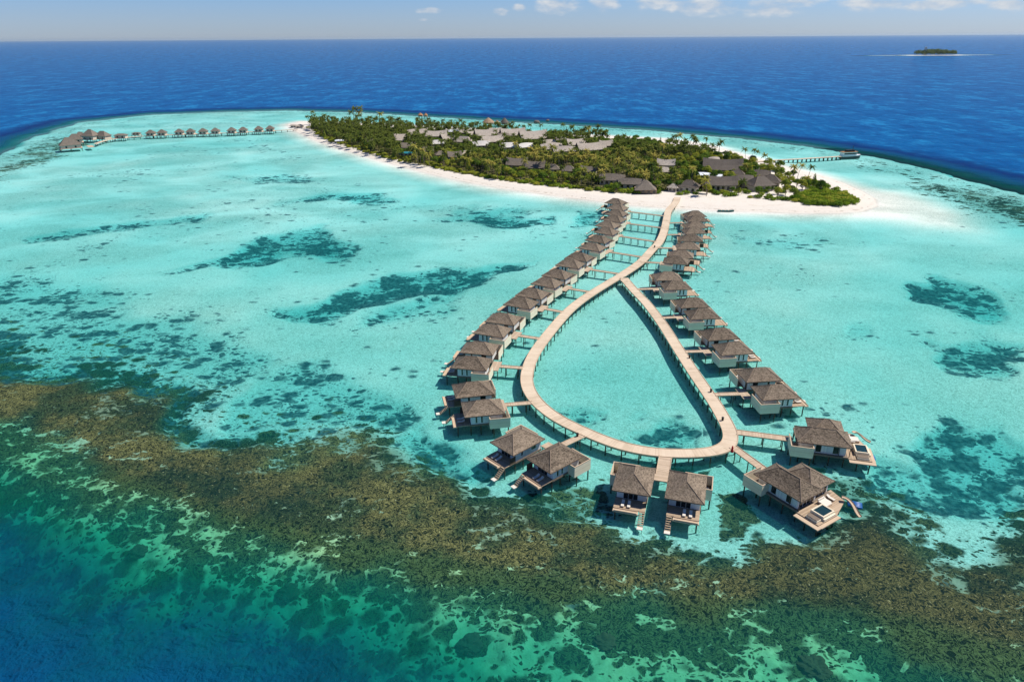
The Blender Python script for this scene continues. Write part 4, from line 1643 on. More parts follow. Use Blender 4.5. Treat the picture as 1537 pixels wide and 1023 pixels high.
# dark waste bins along the loop
for k, (px, py, lab) in enumerate([(866.5, 654.5, 'dark bin on the loop where the footbridge to the last longer-row pair leaves'), (1084.5, 630.5, 'dark bin on the straight arm just above the longer footbridge'),
                                   (1067, 588, 'dark bin on the straight arm by the footbridge of the last shorter-row pair'), (975.5, 480, 'dark bin on the straight arm, farther of its bins towards the fork'),
                                   (982.5, 371.5, 'dark bin on the boardwalk stem just above the fork'), (1035, 537, 'dark bin on the straight arm, between its fork end and the loop corner')]):
    p = W(px, py, ZD)
    q = MB()
    q.lathe([(0.27, 0.0), (0.31, 0.8), (0.33, 0.82), (0.33, 0.92), (0.12, 1.02)], 12, Matrix.Translation((p[0], p[1], ZD + 0.002)))
    o = q.build('waste_bin', M_black)
    tag(o, lab, 'bin', 'waste bins on the boardwalk')


def make_person():
    """person in a long red robe, walking: one continuous skinned body with clothing over it"""
    p = W(1098.5, 678.5, ZD)
    root = empty('person', (p[0], p[1], ZD), rad(200))
    V = [(0, 0, 0.92), (0, 0, 1.12), (0, 0, 1.34), (0, 0, 1.46), (0, 0.01, 1.56), (0.01, 0, 1.66), (0, 0.17, 1.36), (0.05, 0.23, 1.10), (0.14, 0.22, 0.88), (0, -0.17, 1.36), (-0.06, -0.23, 1.10), (0.0, -0.24, 0.86),
         (0.02, 0.09, 0.86), (0.12, 0.09, 0.48), (0.10, 0.09, 0.05), (0.22, 0.09, 0.03), (-0.02, -0.09, 0.86), (-0.06, -0.09, 0.47), (-0.2, -0.09, 0.07), (-0.09, -0.09, 0.03)]
    E = [(0, 1), (1, 2), (2, 3), (3, 4), (4, 5), (2, 6), (6, 7), (7, 8), (2, 9), (9, 10), (10, 11), (0, 12), (12, 13), (13, 14), (14, 15), (0, 16), (16, 17), (17, 18), (18, 19)]
    Rr = [.14, .13, .13, .06, .09, .085, .065, .045, .035, .065, .045, .035, .09, .06, .04, .03, .09, .06, .04, .03]
    me = bpy.data.meshes.new('body')
    me.from_pydata(V, E, [])
    me.materials.append(M_skin)
    o = link('body', me, root)
    sk = o.modifiers.new('skin', 'SKIN')
    for i, d in enumerate(me.skin_vertices[0].data):
        d.radius = (Rr[i], Rr[i])
        d.use_root = (i == 0)
    o.modifiers.new('sub', 'SUBSURF').levels = 1
    o.modifiers['sub'].render_levels = 1
    q = MB()
    q.lathe([(0.34, 0.12), (0.27, 0.6), (0.21, 1.0), (0.24, 1.3), (0.17, 1.44), (0.09, 1.49)], 14, None, 1.0, 1.15)
    for s in (1, -1):
        q.tube((0, s * 0.19, 1.38), (0.05 * s, s * 0.27, 1.08), 0.085, 0.075, 8)
    q.build('robe', M_red, root)
    q = MB()
    q.lathe([(0.16, 1.46), (0.155, 1.58), (0.14, 1.70), (0.07, 1.79), (0.02, 1.81)], 12)
    q.build('headscarf', M_red, root)
    tag(root, 'person in a red robe and headscarf at the corner of the boardwalk loop', 'person')


make_person()

# ------------------------------------------------------------------ island buildings
def gz(x, y):
    return float(ground_height(np.array([float(x)]), np.array([float(y)]))[0])


def roofmat(name, c):
    return mat_shingle(name, tuple(k * 0.62 for k in c), tuple(min(1, k * 1.22) for k in c), 0.6)


RM = {'grey': roofmat('grey_shingle', (0.45, 0.385, 0.315)), 'pale': mat_simple('pale_membrane', (0.66, 0.62, 0.56), 0.7, 0.12, 0.3), 'dark': roofmat('dark_shingle', (0.140, 0.115, 0.092)),
      'brown': roofmat('brown_shingle', (0.20, 0.165, 0.13)), 'white': mat_simple('white_awning', (0.74, 0.76, 0.80), 0.6, 0.1, 0.4), 'teal': mat_simple('teal_sheet', (0.02, 0.20, 0.24), 0.5, 0.15, 0.6)}
M_hwall = mat_simple('house_render', (0.60, 0.52, 0.42), 0.85, 0.12, 0.4)
M_hwood = mat_simple('house_timber', (0.30, 0.21, 0.13), 0.85, 0.25, 0.7)
house_fp = []      # centre x, y, half size


def swoop_roof(mb, L, D, h, curve, ov=0.5):
    """long gabled roof whose ridge sags and rises towards the gables"""
    n = 7
    vs, fs = [], []
    for i in range(n):
        t = i / (n - 1) * 2 - 1
        x = t * (L / 2 + ov)
        zr = h + curve * t * t
        ze = 0.0 + curve * 0.35 * t * t
        w = D / 2 + ov + 0.12 * D * (1 - t * t) * (1 if curve > 0 else 0.2)
        for y, z in ((-w, ze), (-w * 0.5, ze + (zr - ze) * 0.46), (0, zr), (w * 0.5, ze + (zr - ze) * 0.46), (w, ze)):
            vs.append((x, y, z))
        for y, z in ((-w, ze - 0.22), (-w * 0.5, ze + (zr - ze) * 0.46 - 0.22), (0, zr - 0.22), (w * 0.5, ze + (zr - ze) * 0.46 - 0.22), (w, ze - 0.22)):
            vs.append((x, y, z))
    for i in range(n - 1):
        a, b = i * 10, i * 10 + 10
        for k in range(4):
            fs.append((a + k, a + k + 1, b + k + 1, b + k))
            fs.append((a + 5 + k, b + 5 + k, b + 6 + k, a + 6 + k))
        fs.append((a, b, b + 5, a + 5))
        fs.append((a + 4, a + 9, b + 9, b + 4))
    for a in (0, (n - 1) * 10):
        for k in range(4):
            fs.append((a + k, a + 5 + k, a + 6 + k, a + k + 1))
    mb.add(vs, fs)


def house(px, py, wpx, depth, rz, style, mat, label, wh=3.1, rh=None, zroof=4.6, cat='house', group=None, wallmat=None):
    c = W(px, py, zroof)
    dist = math.sqrt(c[0] ** 2 + c[1] ** 2 + (H - zroof) ** 2)
    wid = wpx * dist / FPX * 1.18
    g = max(0.0, gz(*c))
    root = empty('island_house', (c[0], c[1], g), rz)
    L, D = wid, wid * depth
    rh = rh or D * 0.46
    mb = MB()
    mb.box(-L / 2 + 0.3, L / 2 - 0.3, -D / 2 + 0.3, D / 2 - 0.3, -0.6, wh)
    mb.build('wall', wallmat or M_hwall, root)
    mb = MB()
    if style == 'hip':
        vs = hip_roof(mb, -L / 2 - 0.7, L / 2 + 0.7, -D / 2 - 0.7, D / 2 + 0.7, wh + 0.17, wh + rh, 0.16)
        r = mb.build('roof', RM[mat], root)
        q = MB()
        caps_for(q, vs, 0.3)
        q.build('ridge_cap', M_cap if mat in ('dark', 'brown') else RM['grey'], r)
    elif style == 'pyr':
        n = 8
        q0 = max(L, D) / 2 + 0.8
        mb.lathe([(q0 * 1.02, wh + 0.02), (q0, wh + 0.2), (q0 * 0.5, wh + rh * 0.62), (0.15, wh + rh * 1.25)], 4, Matrix.Rotation(rad(45), 4, 'Z'), 1.35, 1.35 * (D / L))
        mb.build('roof', RM[mat], root)
    else:
        swoop_roof(mb, L, D, rh, (0.9 if style == 'swoop' else -0.8) * min(1.2, D / 8), 0.6)
        r = mb.build('roof', RM[mat], root)
        r.location.z = wh + 0.25
        q = MB()
        for sx in (-1, 1):
            q.prism([(sx * (L / 2 - 0.45), -D / 2 + 0.35), (sx * (L / 2 - 0.35), -D / 2 + 0.35), (sx * (L / 2 - 0.35), D / 2 - 0.35), (sx * (L / 2 - 0.45), D / 2 - 0.35)], wh + 0.002, wh + rh * 0.35)
        q.build('gable', M_hwood, root)
    # openings on the two long sides
    nwin = max(2, int(L / 3.2))
    for sgn in (-1, 1):
        for k in range(nwin):
            x = -L / 2 + 0.3 + (k + 0.5) * (L - 0.6) / nwin
            ww = min(1.6, (L - 0.6) / nwin * 0.6)
            q = MB()
            y0 = sgn * (D / 2 - 0.3)
            q.box(x - ww / 2, x + ww / 2, min(y0, y0 + sgn * 0.05), max(y0, y0 + sgn * 0.05), 0.5, wh - 0.6)
            q.build('window', M_glass, root)
    tag(root, label, cat, group)
    house_fp.append((c[0], c[1], max(L, D) / 2, wid, wh + rh))
    return root


R_ = rad
HOUSES = []
# (px, py, width px, depth ratio, rotation, style, roof)
back = [(602.8, 207.5, 17, .8, 20, 'swoop', 'grey'), (620.4, 199, 15, .8, 25, 'vault', 'grey'), (636, 197.6, 13, .8, 20, 'vault', 'grey'), (654, 202, 26, .45, 10, 'swoop', 'grey'), (671, 206.4, 17, .7, 35, 'swoop', 'grey'),
        (657.5, 213.2, 18, .5, 10, 'vault', 'pale'), (696.5, 210, 22, .6, -22, 'hip', 'grey'), (681, 195.6, 11, .5, 5, 'vault', 'white'), (697, 196.8, 12, .6, 15, 'vault', 'grey'), (711, 199.5, 16, .5, 30, 'vault', 'grey'),
        (728, 201.3, 25, .55, 18, 'swoop', 'grey'), (744.5, 196.8, 18, .6, 15, 'swoop', 'grey'), (722.5, 215.4, 20, .55, 5, 'vault', 'pale'), (737, 210, 28, .45, 22, 'swoop', 'grey'), (754.5, 205, 16, .8, 30, 'vault', 'brown'),
        (769.5, 200.6, 30, .5, 17, 'swoop', 'grey'), (799.5, 205, 34, .5, 20, 'swoop', 'grey'), (764, 218.2, 22, .5, 12, 'vault', 'pale'), (789, 218, 18, .55, 25, 'vault', 'pale'), (824, 213, 16, .6, 25, 'vault', 'grey'),
        (827, 220.2, 27, .5, 20, 'vault', 'grey'), (847, 224, 27, .45, 8, 'vault', 'grey'), (864, 214.3, 23, .55, 18, 'swoop', 'grey'), (886, 221.6, 36, .42, 22, 'swoop', 'grey'), (909, 215.8, 16, .7, 15, 'swoop', 'grey'),
        (842, 207.3, 12, .6, 10, 'vault', 'grey')]
back.sort(key=lambda q: q[0])
for k, (px, py, w, dr, rz, st, mt) in enumerate(back):
    tone = {'grey': 'light grey', 'pale': 'whitish', 'white': 'white', 'brown': 'brownish'}[mt]
    shape = {'swoop': 'long sagging', 'vault': 'rounded', 'hip': 'hipped'}[st]
    house(px, py, w, dr, R_(rz), st, mt, f'{shape} {tone} roof, {ORD[k + 1]} of the inland cluster counting from its west end', zroof=7.0, wh=4.4, group='inland cluster of grey-roofed houses')
beachh = [(555, 211, 12, .9, 30, 'hip', 'brown'), (613, 220.5, 18, .6, 20, 'swoop', 'brown'), (642, 226, 13, .7, 10, 'swoop', 'brown'), (661, 231.5, 12, .8, 20, 'hip', 'brown'), (682, 234.5, 16, .7, 15, 'swoop', 'brown'), (698.5, 231, 12, .7, 12, 'vault', 'grey'),
          (754, 243, 13, .6, 5, 'vault', 'brown'), (776.5, 246.5, 25, .6, -8, 'swoop', 'brown'), (803.5, 250.5, 23, .6, -5, 'swoop', 'brown'), (829.6, 252.8, 16, .8, -10, 'hip', 'brown'), (854, 255.2, 16, .8, -12, 'hip', 'brown'), (884, 256.5, 19, .6, -18, 'swoop', 'brown'),
          (919, 269, 30, .5, -14, 'vault', 'brown'), (948, 275, 30, .45, -14, 'vault', 'brown')]
for k, (px, py, w, dr, rz, st, mt) in enumerate(beachh):
    house(px, py, w, dr, R_(rz), st, mt, f'brown-roofed beach house among shrubs, {ORD[k + 1]} from the palm grove end of the lagoon shore', zroof=4.4, wh=2.9, group='beach houses along the lagoon shore')
house(969, 282, 27, .75, R_(-6), 'pyr', 'brown', 'open-sided beach pavilion with pyramid roof standing on bare sand by the boardwalk landing', zroof=4.2, wh=2.6, rh=4.2, cat='pavilion', wallmat=M_hwood)
house(999.5, 246.5, 20, .6, R_(-14), 'swoop', 'grey', 'pagoda-like upper pavilion with curved pale roof in the dense grove', zroof=7.5, wh=6.0, cat='pavilion')
house(990.5, 257, 19, .6, R_(8), 'vault', 'grey', 'low grey-green roofed house directly below the pagoda-like pavilion', zroof=4.4, wh=3)
house(1010.5, 281, 11, .9, R_(-25), 'hip', 'grey', 'tiny grey hut behind the boardwalk landing', zroof=3.8, wh=2.4)
house(1034, 279, 22, .75, R_(-28), 'hip', 'dark', 'dark gabled house inland of the shorter villa row', zroof=4.6, wh=3)
head = [(1071, 240, 12, .8, 10, 'vault', 'grey', 'small domed grey roof behind the headland complex'), (1084, 251.5, 44, .5, -12, 'swoop', 'dark', 'largest dark shingled hall of the headland complex, farther from the beach'),
        (1106, 262, 20, .7, -20, 'hip', 'dark', 'dark hipped wing adjoining the largest headland hall'), (1081, 274.5, 36, .5, -8, 'swoop', 'dark', 'wide dark-roofed building facing the boat beach'),
        (1116, 270.5, 22, .7, 12, 'vault', 'dark', 'dark rounded roof beside the wide building that faces the boat beach'), (1141, 275, 28, .75, 15, 'hip', 'dark', 'tall dark hipped hall of the headland beside bare sand'),
        (1157.5, 271, 20, .9, -20, 'hip', 'dark', 'dark hipped roof at the headland end of the complex'), (1140, 261, 22, .55, -8, 'vault', 'dark', 'flat dark curved roof behind the tall hipped hall')]
for px, py, w, dr, rz, st, mt, lab in head:
    house(px, py, w, dr, R_(rz), st, mt, lab, zroof=5.4, wh=3.4)
house(1052, 262, 24, .5, R_(-6), 'vault', 'white', 'white wave-shaped canopy inland of the dark headland roofs', zroof=3.8, wh=2.4, rh=1.4)
house(1080, 264.6, 14, .6, R_(-4), 'vault', 'white', 'small white canopy between the two big dark halls', zroof=3.8, wh=2.4, rh=1.2)
house(611, 229.5, 16, .6, R_(-12), 'vault', 'teal', 'teal-roofed shelter among bushes above the lagoon beach', zroof=3.6, wh=2.3, rh=1.0, cat='shelter')
house(509.5, 211.6, 9, .6, R_(10), 'vault', 'white', 'white-roofed hut at the edge of the sand below the palm grove', zroof=3, wh=2.0, rh=0.9, cat='hut')
house(450, 189, 8, .9, R_(5), 'hip', 'grey', 'small grey hut on the sand spit, nearer the palms', zroof=3, wh=2.0, rh=1.8, cat='hut')
house(441, 187.6, 7, .9, R_(0), 'vault', 'grey', 'small grey hut on the sand spit, nearer the far jetty', zroof=3, wh=2.0, rh=1.0, cat='hut')


# ------------------------------------------------------------------ far jetty with huts
JZ = 1.8
JET = [(446, 194.2), (400, 196.6), (340, 199.5), (290, 201.2), (236, 203), (197, 205.5), (166, 209), (150, 213), (143, 216)]
jl = smooth_line(WP(JET, JZ), 2.0)
jr = empty('jetty', (jl[0][0], jl[0][1], 0))
tag(jr, 'long curved timber jetty running out from the sand spit past the small huts', 'jetty')


def shift(o, root):
    o.location = -Vector(root.location)
    return o


shift(strip(jl, 1.6, JZ, 0.35, M_walk, 'deck', jr)[0], jr)
jp = MB()
jp.tube((0, 0, -2.4), (0, 0, JZ - 0.35), 0.28, None, 6)
jpm = jp.mesh('post', M_dkwood)
for i in range(2, len(jl), 3):
    o = link('post', jpm, jr)
    o.location = Vector((jl[i][0], jl[i][1] - 0.9, 0)) - Vector(jr.location)
pl = W(135.5, 219.5, JZ)
mb = MB()
mb.box(-2.4, 2.4, -7, 7, JZ - 0.35, JZ + 0.01)
o = mb.build('landing', M_woodlt, jr)
o.location = Vector((pl[0], pl[1], 0)) - Vector(jr.location)
o.rotation_euler = (0, 0, rad(38))


def make_hut(name='stilt_hut', L=8.0, D=7.0, wh=2.6, rh=2.9):
    root = empty(name)
    mb = MB()
    vs = hip_roof(mb, -L / 2 - 0.5, L / 2 + 0.5, -D / 2 - 0.5, D / 2 + 0.5, JZ + wh, JZ + wh + rh)
    r = mb.build('roof', RM['brown'], root)
    q = MB()
    caps_for(q, vs, 0.3)
    q.build('ridge_cap', M_cap, r)
    mb = MB()
    mb.box(-L / 2 + 0.3, L / 2 - 0.3, -D / 2 + 0.3, D / 2 - 0.3, JZ + 0.21, JZ + wh - 0.16)
    mb.build('wall', M_hwall, root)
    mb = MB()
    mb.box(-L / 2 - 0.6, L / 2 + 0.6, -D / 2 - 1.4, D / 2 + 0.6, JZ - 0.1, JZ + 0.2)
    mb.build('deck', M_woodlt, root)
    for x in (-L * 0.22, L * 0.22):
        q = MB()
        q.box(x - 0.7, x + 0.7, -D / 2 + 0.24, -D / 2 + 0.3, JZ + 0.4, JZ + 2.2)
        q.build('window', M_glass, root)
    for x in (-L / 2, 0, L / 2):
        for y in (-D / 2 - 0.8, D / 2):
            q = MB()
            q.tube((x, y, -2.5), (x, y, JZ - 0.1), 0.25, None, 6)
            q.build('post', M_dkwood, root)
    return root


hproto = make_hut()
hx = [(225.8, 197.3), (242.8, 196.8), (268.8, 195.8), (285.7, 195.4), (304.5, 194.9), (323, 194.3), (347.4, 193.5), (364.6, 192.8), (388, 191.6), (405, 190.9)]
for k, (px, py) in enumerate(reversed(hx)):
    o = hproto if k == 0 else copy_tree(hproto)
    p = W(px, py, JZ + 4.0)
    o.location = (p[0], p[1], 0)
    o.rotation_euler = (0, 0, rad(6))
    tag(o, f'small brown-roofed hut behind the far jetty, {ORD[k + 1]} counting out from the sand spit', 'hut', 'small huts along the far jetty')
cl = [(104.5, 215, 26, .75, 35, 'lowest and widest roof at the very end of the far jetty'), (112, 207, 18, .8, 30, 'roof tucked behind the widest one at the far jetty end'), (120.5, 202, 13, .8, 20, 'rearmost roof of the cluster at the far jetty end'),
      (136, 202.5, 19, .85, -10, 'tall-roofed hut with dark glass front beside the jetty landing'), (154, 201.8, 18, .7, -15, 'hut with cream walls where the far jetty bends'), (181, 200.8, 16, .6, 2, 'flat-topped open pavilion on the far jetty')]
for k, (px, py, w, dr, rz, lab) in enumerate(cl):
    p = W(px, py, JZ + 4.0)
    dist = math.sqrt(p[0] ** 2 + p[1] ** 2 + (H - 5) ** 2)
    L = w * dist / FPX * 0.86
    o = make_hut('stilt_hut', L, L * dr, 2.9 if k != 3 else 3.6, (L * dr * 0.50) if k != 5 else 1.2)
    o.location = (p[0], p[1], 0)
    o.rotation_euler = (0, 0, rad(rz))
    tag(o, lab, 'hut')
# small low cabin on the jetty
p = W(203, 203, JZ)
o = make_hut('stilt_hut', 7.5, 4, 1.8, 0.7)
o.location = (p[0], p[1] + 3, 0)
tag(o, 'low little cabin on the far jetty between the open pavilion and the huts', 'hut')

# ------------------------------------------------------------------ thatched pavilions and spit on the ocean side
def thatched(px, py, w, hgt, mat, label, zc=4.0):
    p = W(px, py, zc)
    dist = math.sqrt(p[0] ** 2 + p[1] ** 2 + (H - zc) ** 2)
    r = w * dist / FPX / 2
    root = empty('thatched_pavilion', (p[0], p[1], 0))
    mb = MB()
    mb.lathe([(r, 2.9), (r * 0.98, 3.2), (r * 0.55, 3.2 + hgt * 0.5), (0.2, 3.2 + hgt)], 12)
    mb.build('roof', mat, root)
    mb = MB()
    mb.lathe([(r * 0.95, JZ - 0.3), (r * 0.95, JZ)], 12)
    mb.build('deck', M_woodlt, root)
    mb = MB()
    mb.lathe([(r * 0.6, JZ + 0.003), (r * 0.6, 2.95)], 10)
    mb.build('wall', M_hwood, root)
    for k in range(6):
        a = k * math.pi / 3
        q = MB()
        q.tube((r * 0.8 * math.cos(a), r * 0.8 * math.sin(a), -2.5), (r * 0.8 * math.cos(a), r * 0.8 * math.sin(a), JZ - 0.3), 0.25, None, 6)
        q.build('post', M_dkwood, root)
    tag(root, label, 'pavilion')


thatched(733, 181.5, 18, 5.0, M_thatch, 'large straw-coloured thatched pavilion standing over shallow water on the ocean side', 4.5)
thatched(746, 183, 9, 2.6, M_thatch, 'small thatched pavilion beside the large straw-coloured one')
thatched(757.3, 182, 13, 5.2, RM['dark'], 'dark pointed pavilion at the outer end of the ocean-side group', 4.5)
thatched(631, 171.5, 8, 2.6, M_orange, 'orange-thatched shelter out on the ocean reef, west of its twin', 4.0)
thatched(639, 171.8, 6, 2.4, M_orange, 'orange-thatched shelter out on the ocean reef, east of its twin', 4.0)
for k, (px, py, s, lab) in enumerate([(805.5, 183.5, 3.5, 'dark rock in the shallows beyond the inland cluster'), (822, 181, 2.2, 'pale rock in the shallows near the ocean drop-off')]):
    p = W(px, py, 0.5)
    bm = bmesh.new()
    bmesh.ops.create_icosphere(bm, subdivisions=3, radius=s)
    for v in bm.verts:
        n = fbm(np.array([v.co.x * 0.8 + k * 9]), np.array([v.co.y * 0.8 + v.co.z]), 3, 3)[0]
        v.co *= 0.7 + 0.6 * n
        v.co.z *= 0.7
    me = bpy.data.meshes.new('boulder')
    bm.to_mesh(me)
    bm.free()
    me.materials.append(M_rock)
    o = link('boulder', me)
    o.location = (p[0], p[1], 0.3)
    tag(o, lab, 'rock')

# coral heads seen through the clear water of the slope
for k, (px, py, s, lab) in enumerate([(1221, 1004, 2.4, 'round dark coral head in green water at the foot of the reef slope'), (432, 880, 2.0, 'olive coral head on the slope where green water turns blue'), (594, 1000, 2.0, 'olive coral head deep on the slope below the brown reef'),
                                      (706, 962, 2.2, 'olive-brown coral head on the green slope below the middle of the reef'), (208, 824, 1.8, 'small tan coral head near the dark blue drop-off'), (908, 965, 1.7, 'low coral head on the green slope below the loop-tip villas')]):
    p = W(px, py, -2.0)
    g = gz(*p)
    bm = bmesh.new()
    bmesh.ops.create_icosphere(bm, subdivisions=4, radius=s)
    for v in bm.verts:
        n = fbm(np.array([v.co.x * 1.3 + k * 9]), np.array([v.co.y * 1.3 + v.co.z * 1.1]), 13, 4)[0]
        v.co *= 0.6 + 0.8 * n
        v.co.z *= 0.42
    me = bpy.data.meshes.new('coral_head')
    bm.to_mesh(me)
    bm.free()
    me.materials.append(M_coralrock)
    o = link('coral_head', me)
    o.location = (p[0], p[1], min(g + 0.25, -1.5))
    tag(o, lab, 'coral head', 'coral heads on the reef slope')

# ------------------------------------------------------------------ pier and ferry
PZ = 1.9
pl_ = smooth_line(WP([(1120, 244), (1150, 241), (1200, 238.3), (1262, 234.5)], PZ), 2.0)
pr = empty('pier', (pl_[0][0], pl_[0][1], 0))
tag(pr, 'straight pale pier on dark piles reaching out from the back beach to the ferry', 'pier')
shift(strip(pl_, 1.7, PZ, 0.4, M_walk, 'deck', pr)[0], pr)
jp = MB()
jp.tube((0, 0, -4), (0, 0, PZ - 0.4), 0.32, None, 6)
jpm2 = jp.mesh('post', M_dkwood)
for i in range(2, len(pl_), 2):
    for s in (-1.1, 1.1):
        o = link('post', jpm2, pr)
        o.location = Vector((pl_[i][0] + 0.2 * s, pl_[i][1] + s, 0)) - Vector(pr.location)


def hull(mb, L, Bm, z0, z1, flare=1.0, n=14, bow=0.6):
    vs, fs = [], []
    for i in range(n):
        t = i / (n - 1)
        x = -L / 2 + L * t
        w = Bm / 2 * (1.0 if t < bow else math.sqrt(max(0.0, 1 - ((t - bow) / (1 - bow)) ** 2)))
        w *= 0.9 + 0.1 * min(1, t * 6)
        w = max(w, 0.05)
        zz = z1 + 0.12 * (z1 - z0) * (max(0, t - 0.55) / 0.45) ** 2 * 3
        vs += [(x, -w, zz), (x, -w * 0.82, z0), (x, w * 0.82, z0), (x, w, zz)]
    for i in range(n - 1):
        for k in range(4):
            j = (k + 1) % 4
            fs.append((i * 4 + k, i * 4 + j, i * 4 + 4 + j, i * 4 + 4 + k))
    fs += [(0, 1, 2, 3), ((n - 1) * 4 + 3, (n - 1) * 4 + 2, (n - 1) * 4 + 1, (n - 1) * 4)]
    mb.add(vs, fs)


fc = W(1276, 236.5, 0)
fa, fb = W(1262, 237.5, 0), W(1292, 236, 0)
fL = np.linalg.norm(fb - fa)
fr = empty('ferry_boat', (fc[0], fc[1], 0), math.atan2(fb[1] - fa[1], fb[0] - fa[0]))
tag(fr, 'white and dark double-decked ferry moored at the outer end of the straight pier', 'boat')
mb = MB()
hull(mb, fL, 5.5, -0.6, 1.1)
mb.build('hull', M_hull, fr)
mb = MB()
hull(mb, fL * 0.98, 5.6, 1.15, 2.0)
mb.build('gunwale', M_whitep, fr)
mb = MB()
mb.box(-fL / 2 + 0.8, fL * 0.22, -2.2, 2.2, 2.0, 4.6)
cb_f = mb.build('cabin', M_whitep, fr)
mb = MB()
for s in (-1, 1):
    mb.box(-fL / 2 + 1.6, fL * 0.2, min(s * 2.2, s * 2.24), max(s * 2.2, s * 2.24), 2.9, 4.0)
mb.build('window', M_glass, cb_f)
mb = MB()
mb.box(-fL / 2 + 0.4, fL * 0.26, -2.6, 2.6, 4.603, 4.85)
mb.build('upper_deck', M_orange, fr)
mb = MB()
mb.box(-fL * 0.28, fL * 0.12, -1.5, 1.5, 4.853, 6.3)
mb.build('wheelhouse', M_black, fr)
mb = MB()
mb.tube((fL * 0.06, 0, 6.3), (fL * 0.06, 0, 9.4), 0.22, 0.15, 8)
mb.build('mast', M_hull, fr)

# small green boat on the beach
p = W(1089.5, 317, 0.3)
br = empty('rowing_boat', (p[0], p[1], 0.0), rad(-8))
tag(br, 'long dark green boat drawn up at the waterline of the headland beach', 'boat')
mb = MB()
hull(mb, 9.0, 2.2, -0.3, 0.8)
mb.build('hull', M_green, br)
mb = MB()
for x in (-2.5, -0.5, 1.5):
    mb.box(x - 0.2, x + 0.2, -0.85, 0.85, 0.83, 0.9)
mb.build('bench', M_woodlt, br)


# ------------------------------------------------------------------ plants
def frond(vs, fs, az_, length, lift, droop, width, rs):
    n = 6
    o = len(vs)
    ca_, sa_ = math.cos(az_), math.sin(az_)
    for i in range(n + 1):
        t = i / n
        r = length * t * (1 - 0.12 * t)
        z = lift * length * t - droop * length * t * t
        w = width * (math.sin(math.pi * min(1, 0.12 + t * 0.93)) ** 0.7) * (0.8 + 0.4 * rs.random())
        sag = w * 0.55
        for k, (a, dz) in enumerate(((-1, -sag), (0, 0), (1, -sag))):
            vs.append((r * ca_ - a * w * sa_, r * sa_ + a * w * ca_, z + dz))
    for i in range(n):
        a = o + i * 3
        fs.append((a, a + 1, a + 4, a + 3))
        fs.append((a + 1, a + 2, a + 5, a + 4))


def make_palm_meshes(seed, h, lean):
    rs = random.Random(seed)
    t = MB()
    pts = []
    la = rs.uniform(0, 6.28)
    for i in range(6):
        k = i / 5
        pts.append(Vector((math.cos(la) * lean * k * k, math.sin(la) * lean * k * k, h * k - 0.4 * (i == 0))))
    for i in range(5):
        t.tube(pts[i], pts[i + 1], 0.20 - 0.022 * i, 0.20 - 0.022 * (i + 1), 6)
    trunk = t.mesh('trunk', M_trunk)
    vs, fs = [], []
    n = rs.randint(17, 22)
    for k in range(n):
        az_ = k * 2.399 + rs.uniform(-0.3, 0.3)
        ring = k / n
        frond(vs, fs, az_, rs.uniform(3.0, 4.2), 0.95 - 1.15 * ring + rs.uniform(-.1, .1), 0.45 + 0.35 * ring, rs.uniform(0.42, 0.6), rs)
    top = pts[-1]
    vs = [(x + top.x, y + top.y, z + top.z) for x, y, z in vs]
    c = bpy.data.meshes.new('crown')
    c.from_pydata(vs, [], fs)
    c.materials.append(M_palm)
    return trunk, c


def leaf_cloud(lobes, n, size, rs, mat, name, flat=0.6):
    """leaf sprays scattered near the surface of a set of ellipsoid lobes"""
    N = np.empty((n, 3))
    Pp = np.empty((n, 3))
    w = np.array([l[3] ** 2 for l in lobes])
    idx = rs.choice(len(lobes), n, p=w / w.sum())
    d = rs.normal(size=(n, 3))
    d /= np.linalg.norm(d, axis=1)[:, None]
    d[:, 2] = np.where(d[:, 2] < -0.35, -d[:, 2], d[:, 2])
    L = np.array(lobes)[idx]
    r = (0.55 + 0.5 * rs.random(n) ** 0.6)[:, None]
    Pp = L[:, :3] + d * r * np.stack([L[:, 3], L[:, 3], L[:, 4]], -1)
    N = d + rs.normal(scale=0.45, size=(n, 3))
    N[:, 2] += flat * 0.6
    N /= np.linalg.norm(N, axis=1)[:, None]
    a = np.cross(N, rs.normal(size=(n, 3)))
    a /= np.linalg.norm(a, axis=1)[:, None]
    b = np.cross(N, a)
    s = (size * (0.6 + 0.8 * rs.random(n)))[:, None]
    V = np.stack([Pp - a * s, Pp - b * s * 0.55 + N * s * 0.15, Pp + a * s, Pp + b * s * 0.55 + N * s * 0.15], 1).reshape(-1, 3)
    F = np.arange(4 * n).reshape(n, 4)
    me = np_mesh(name, V, F, mat, False)
    return me


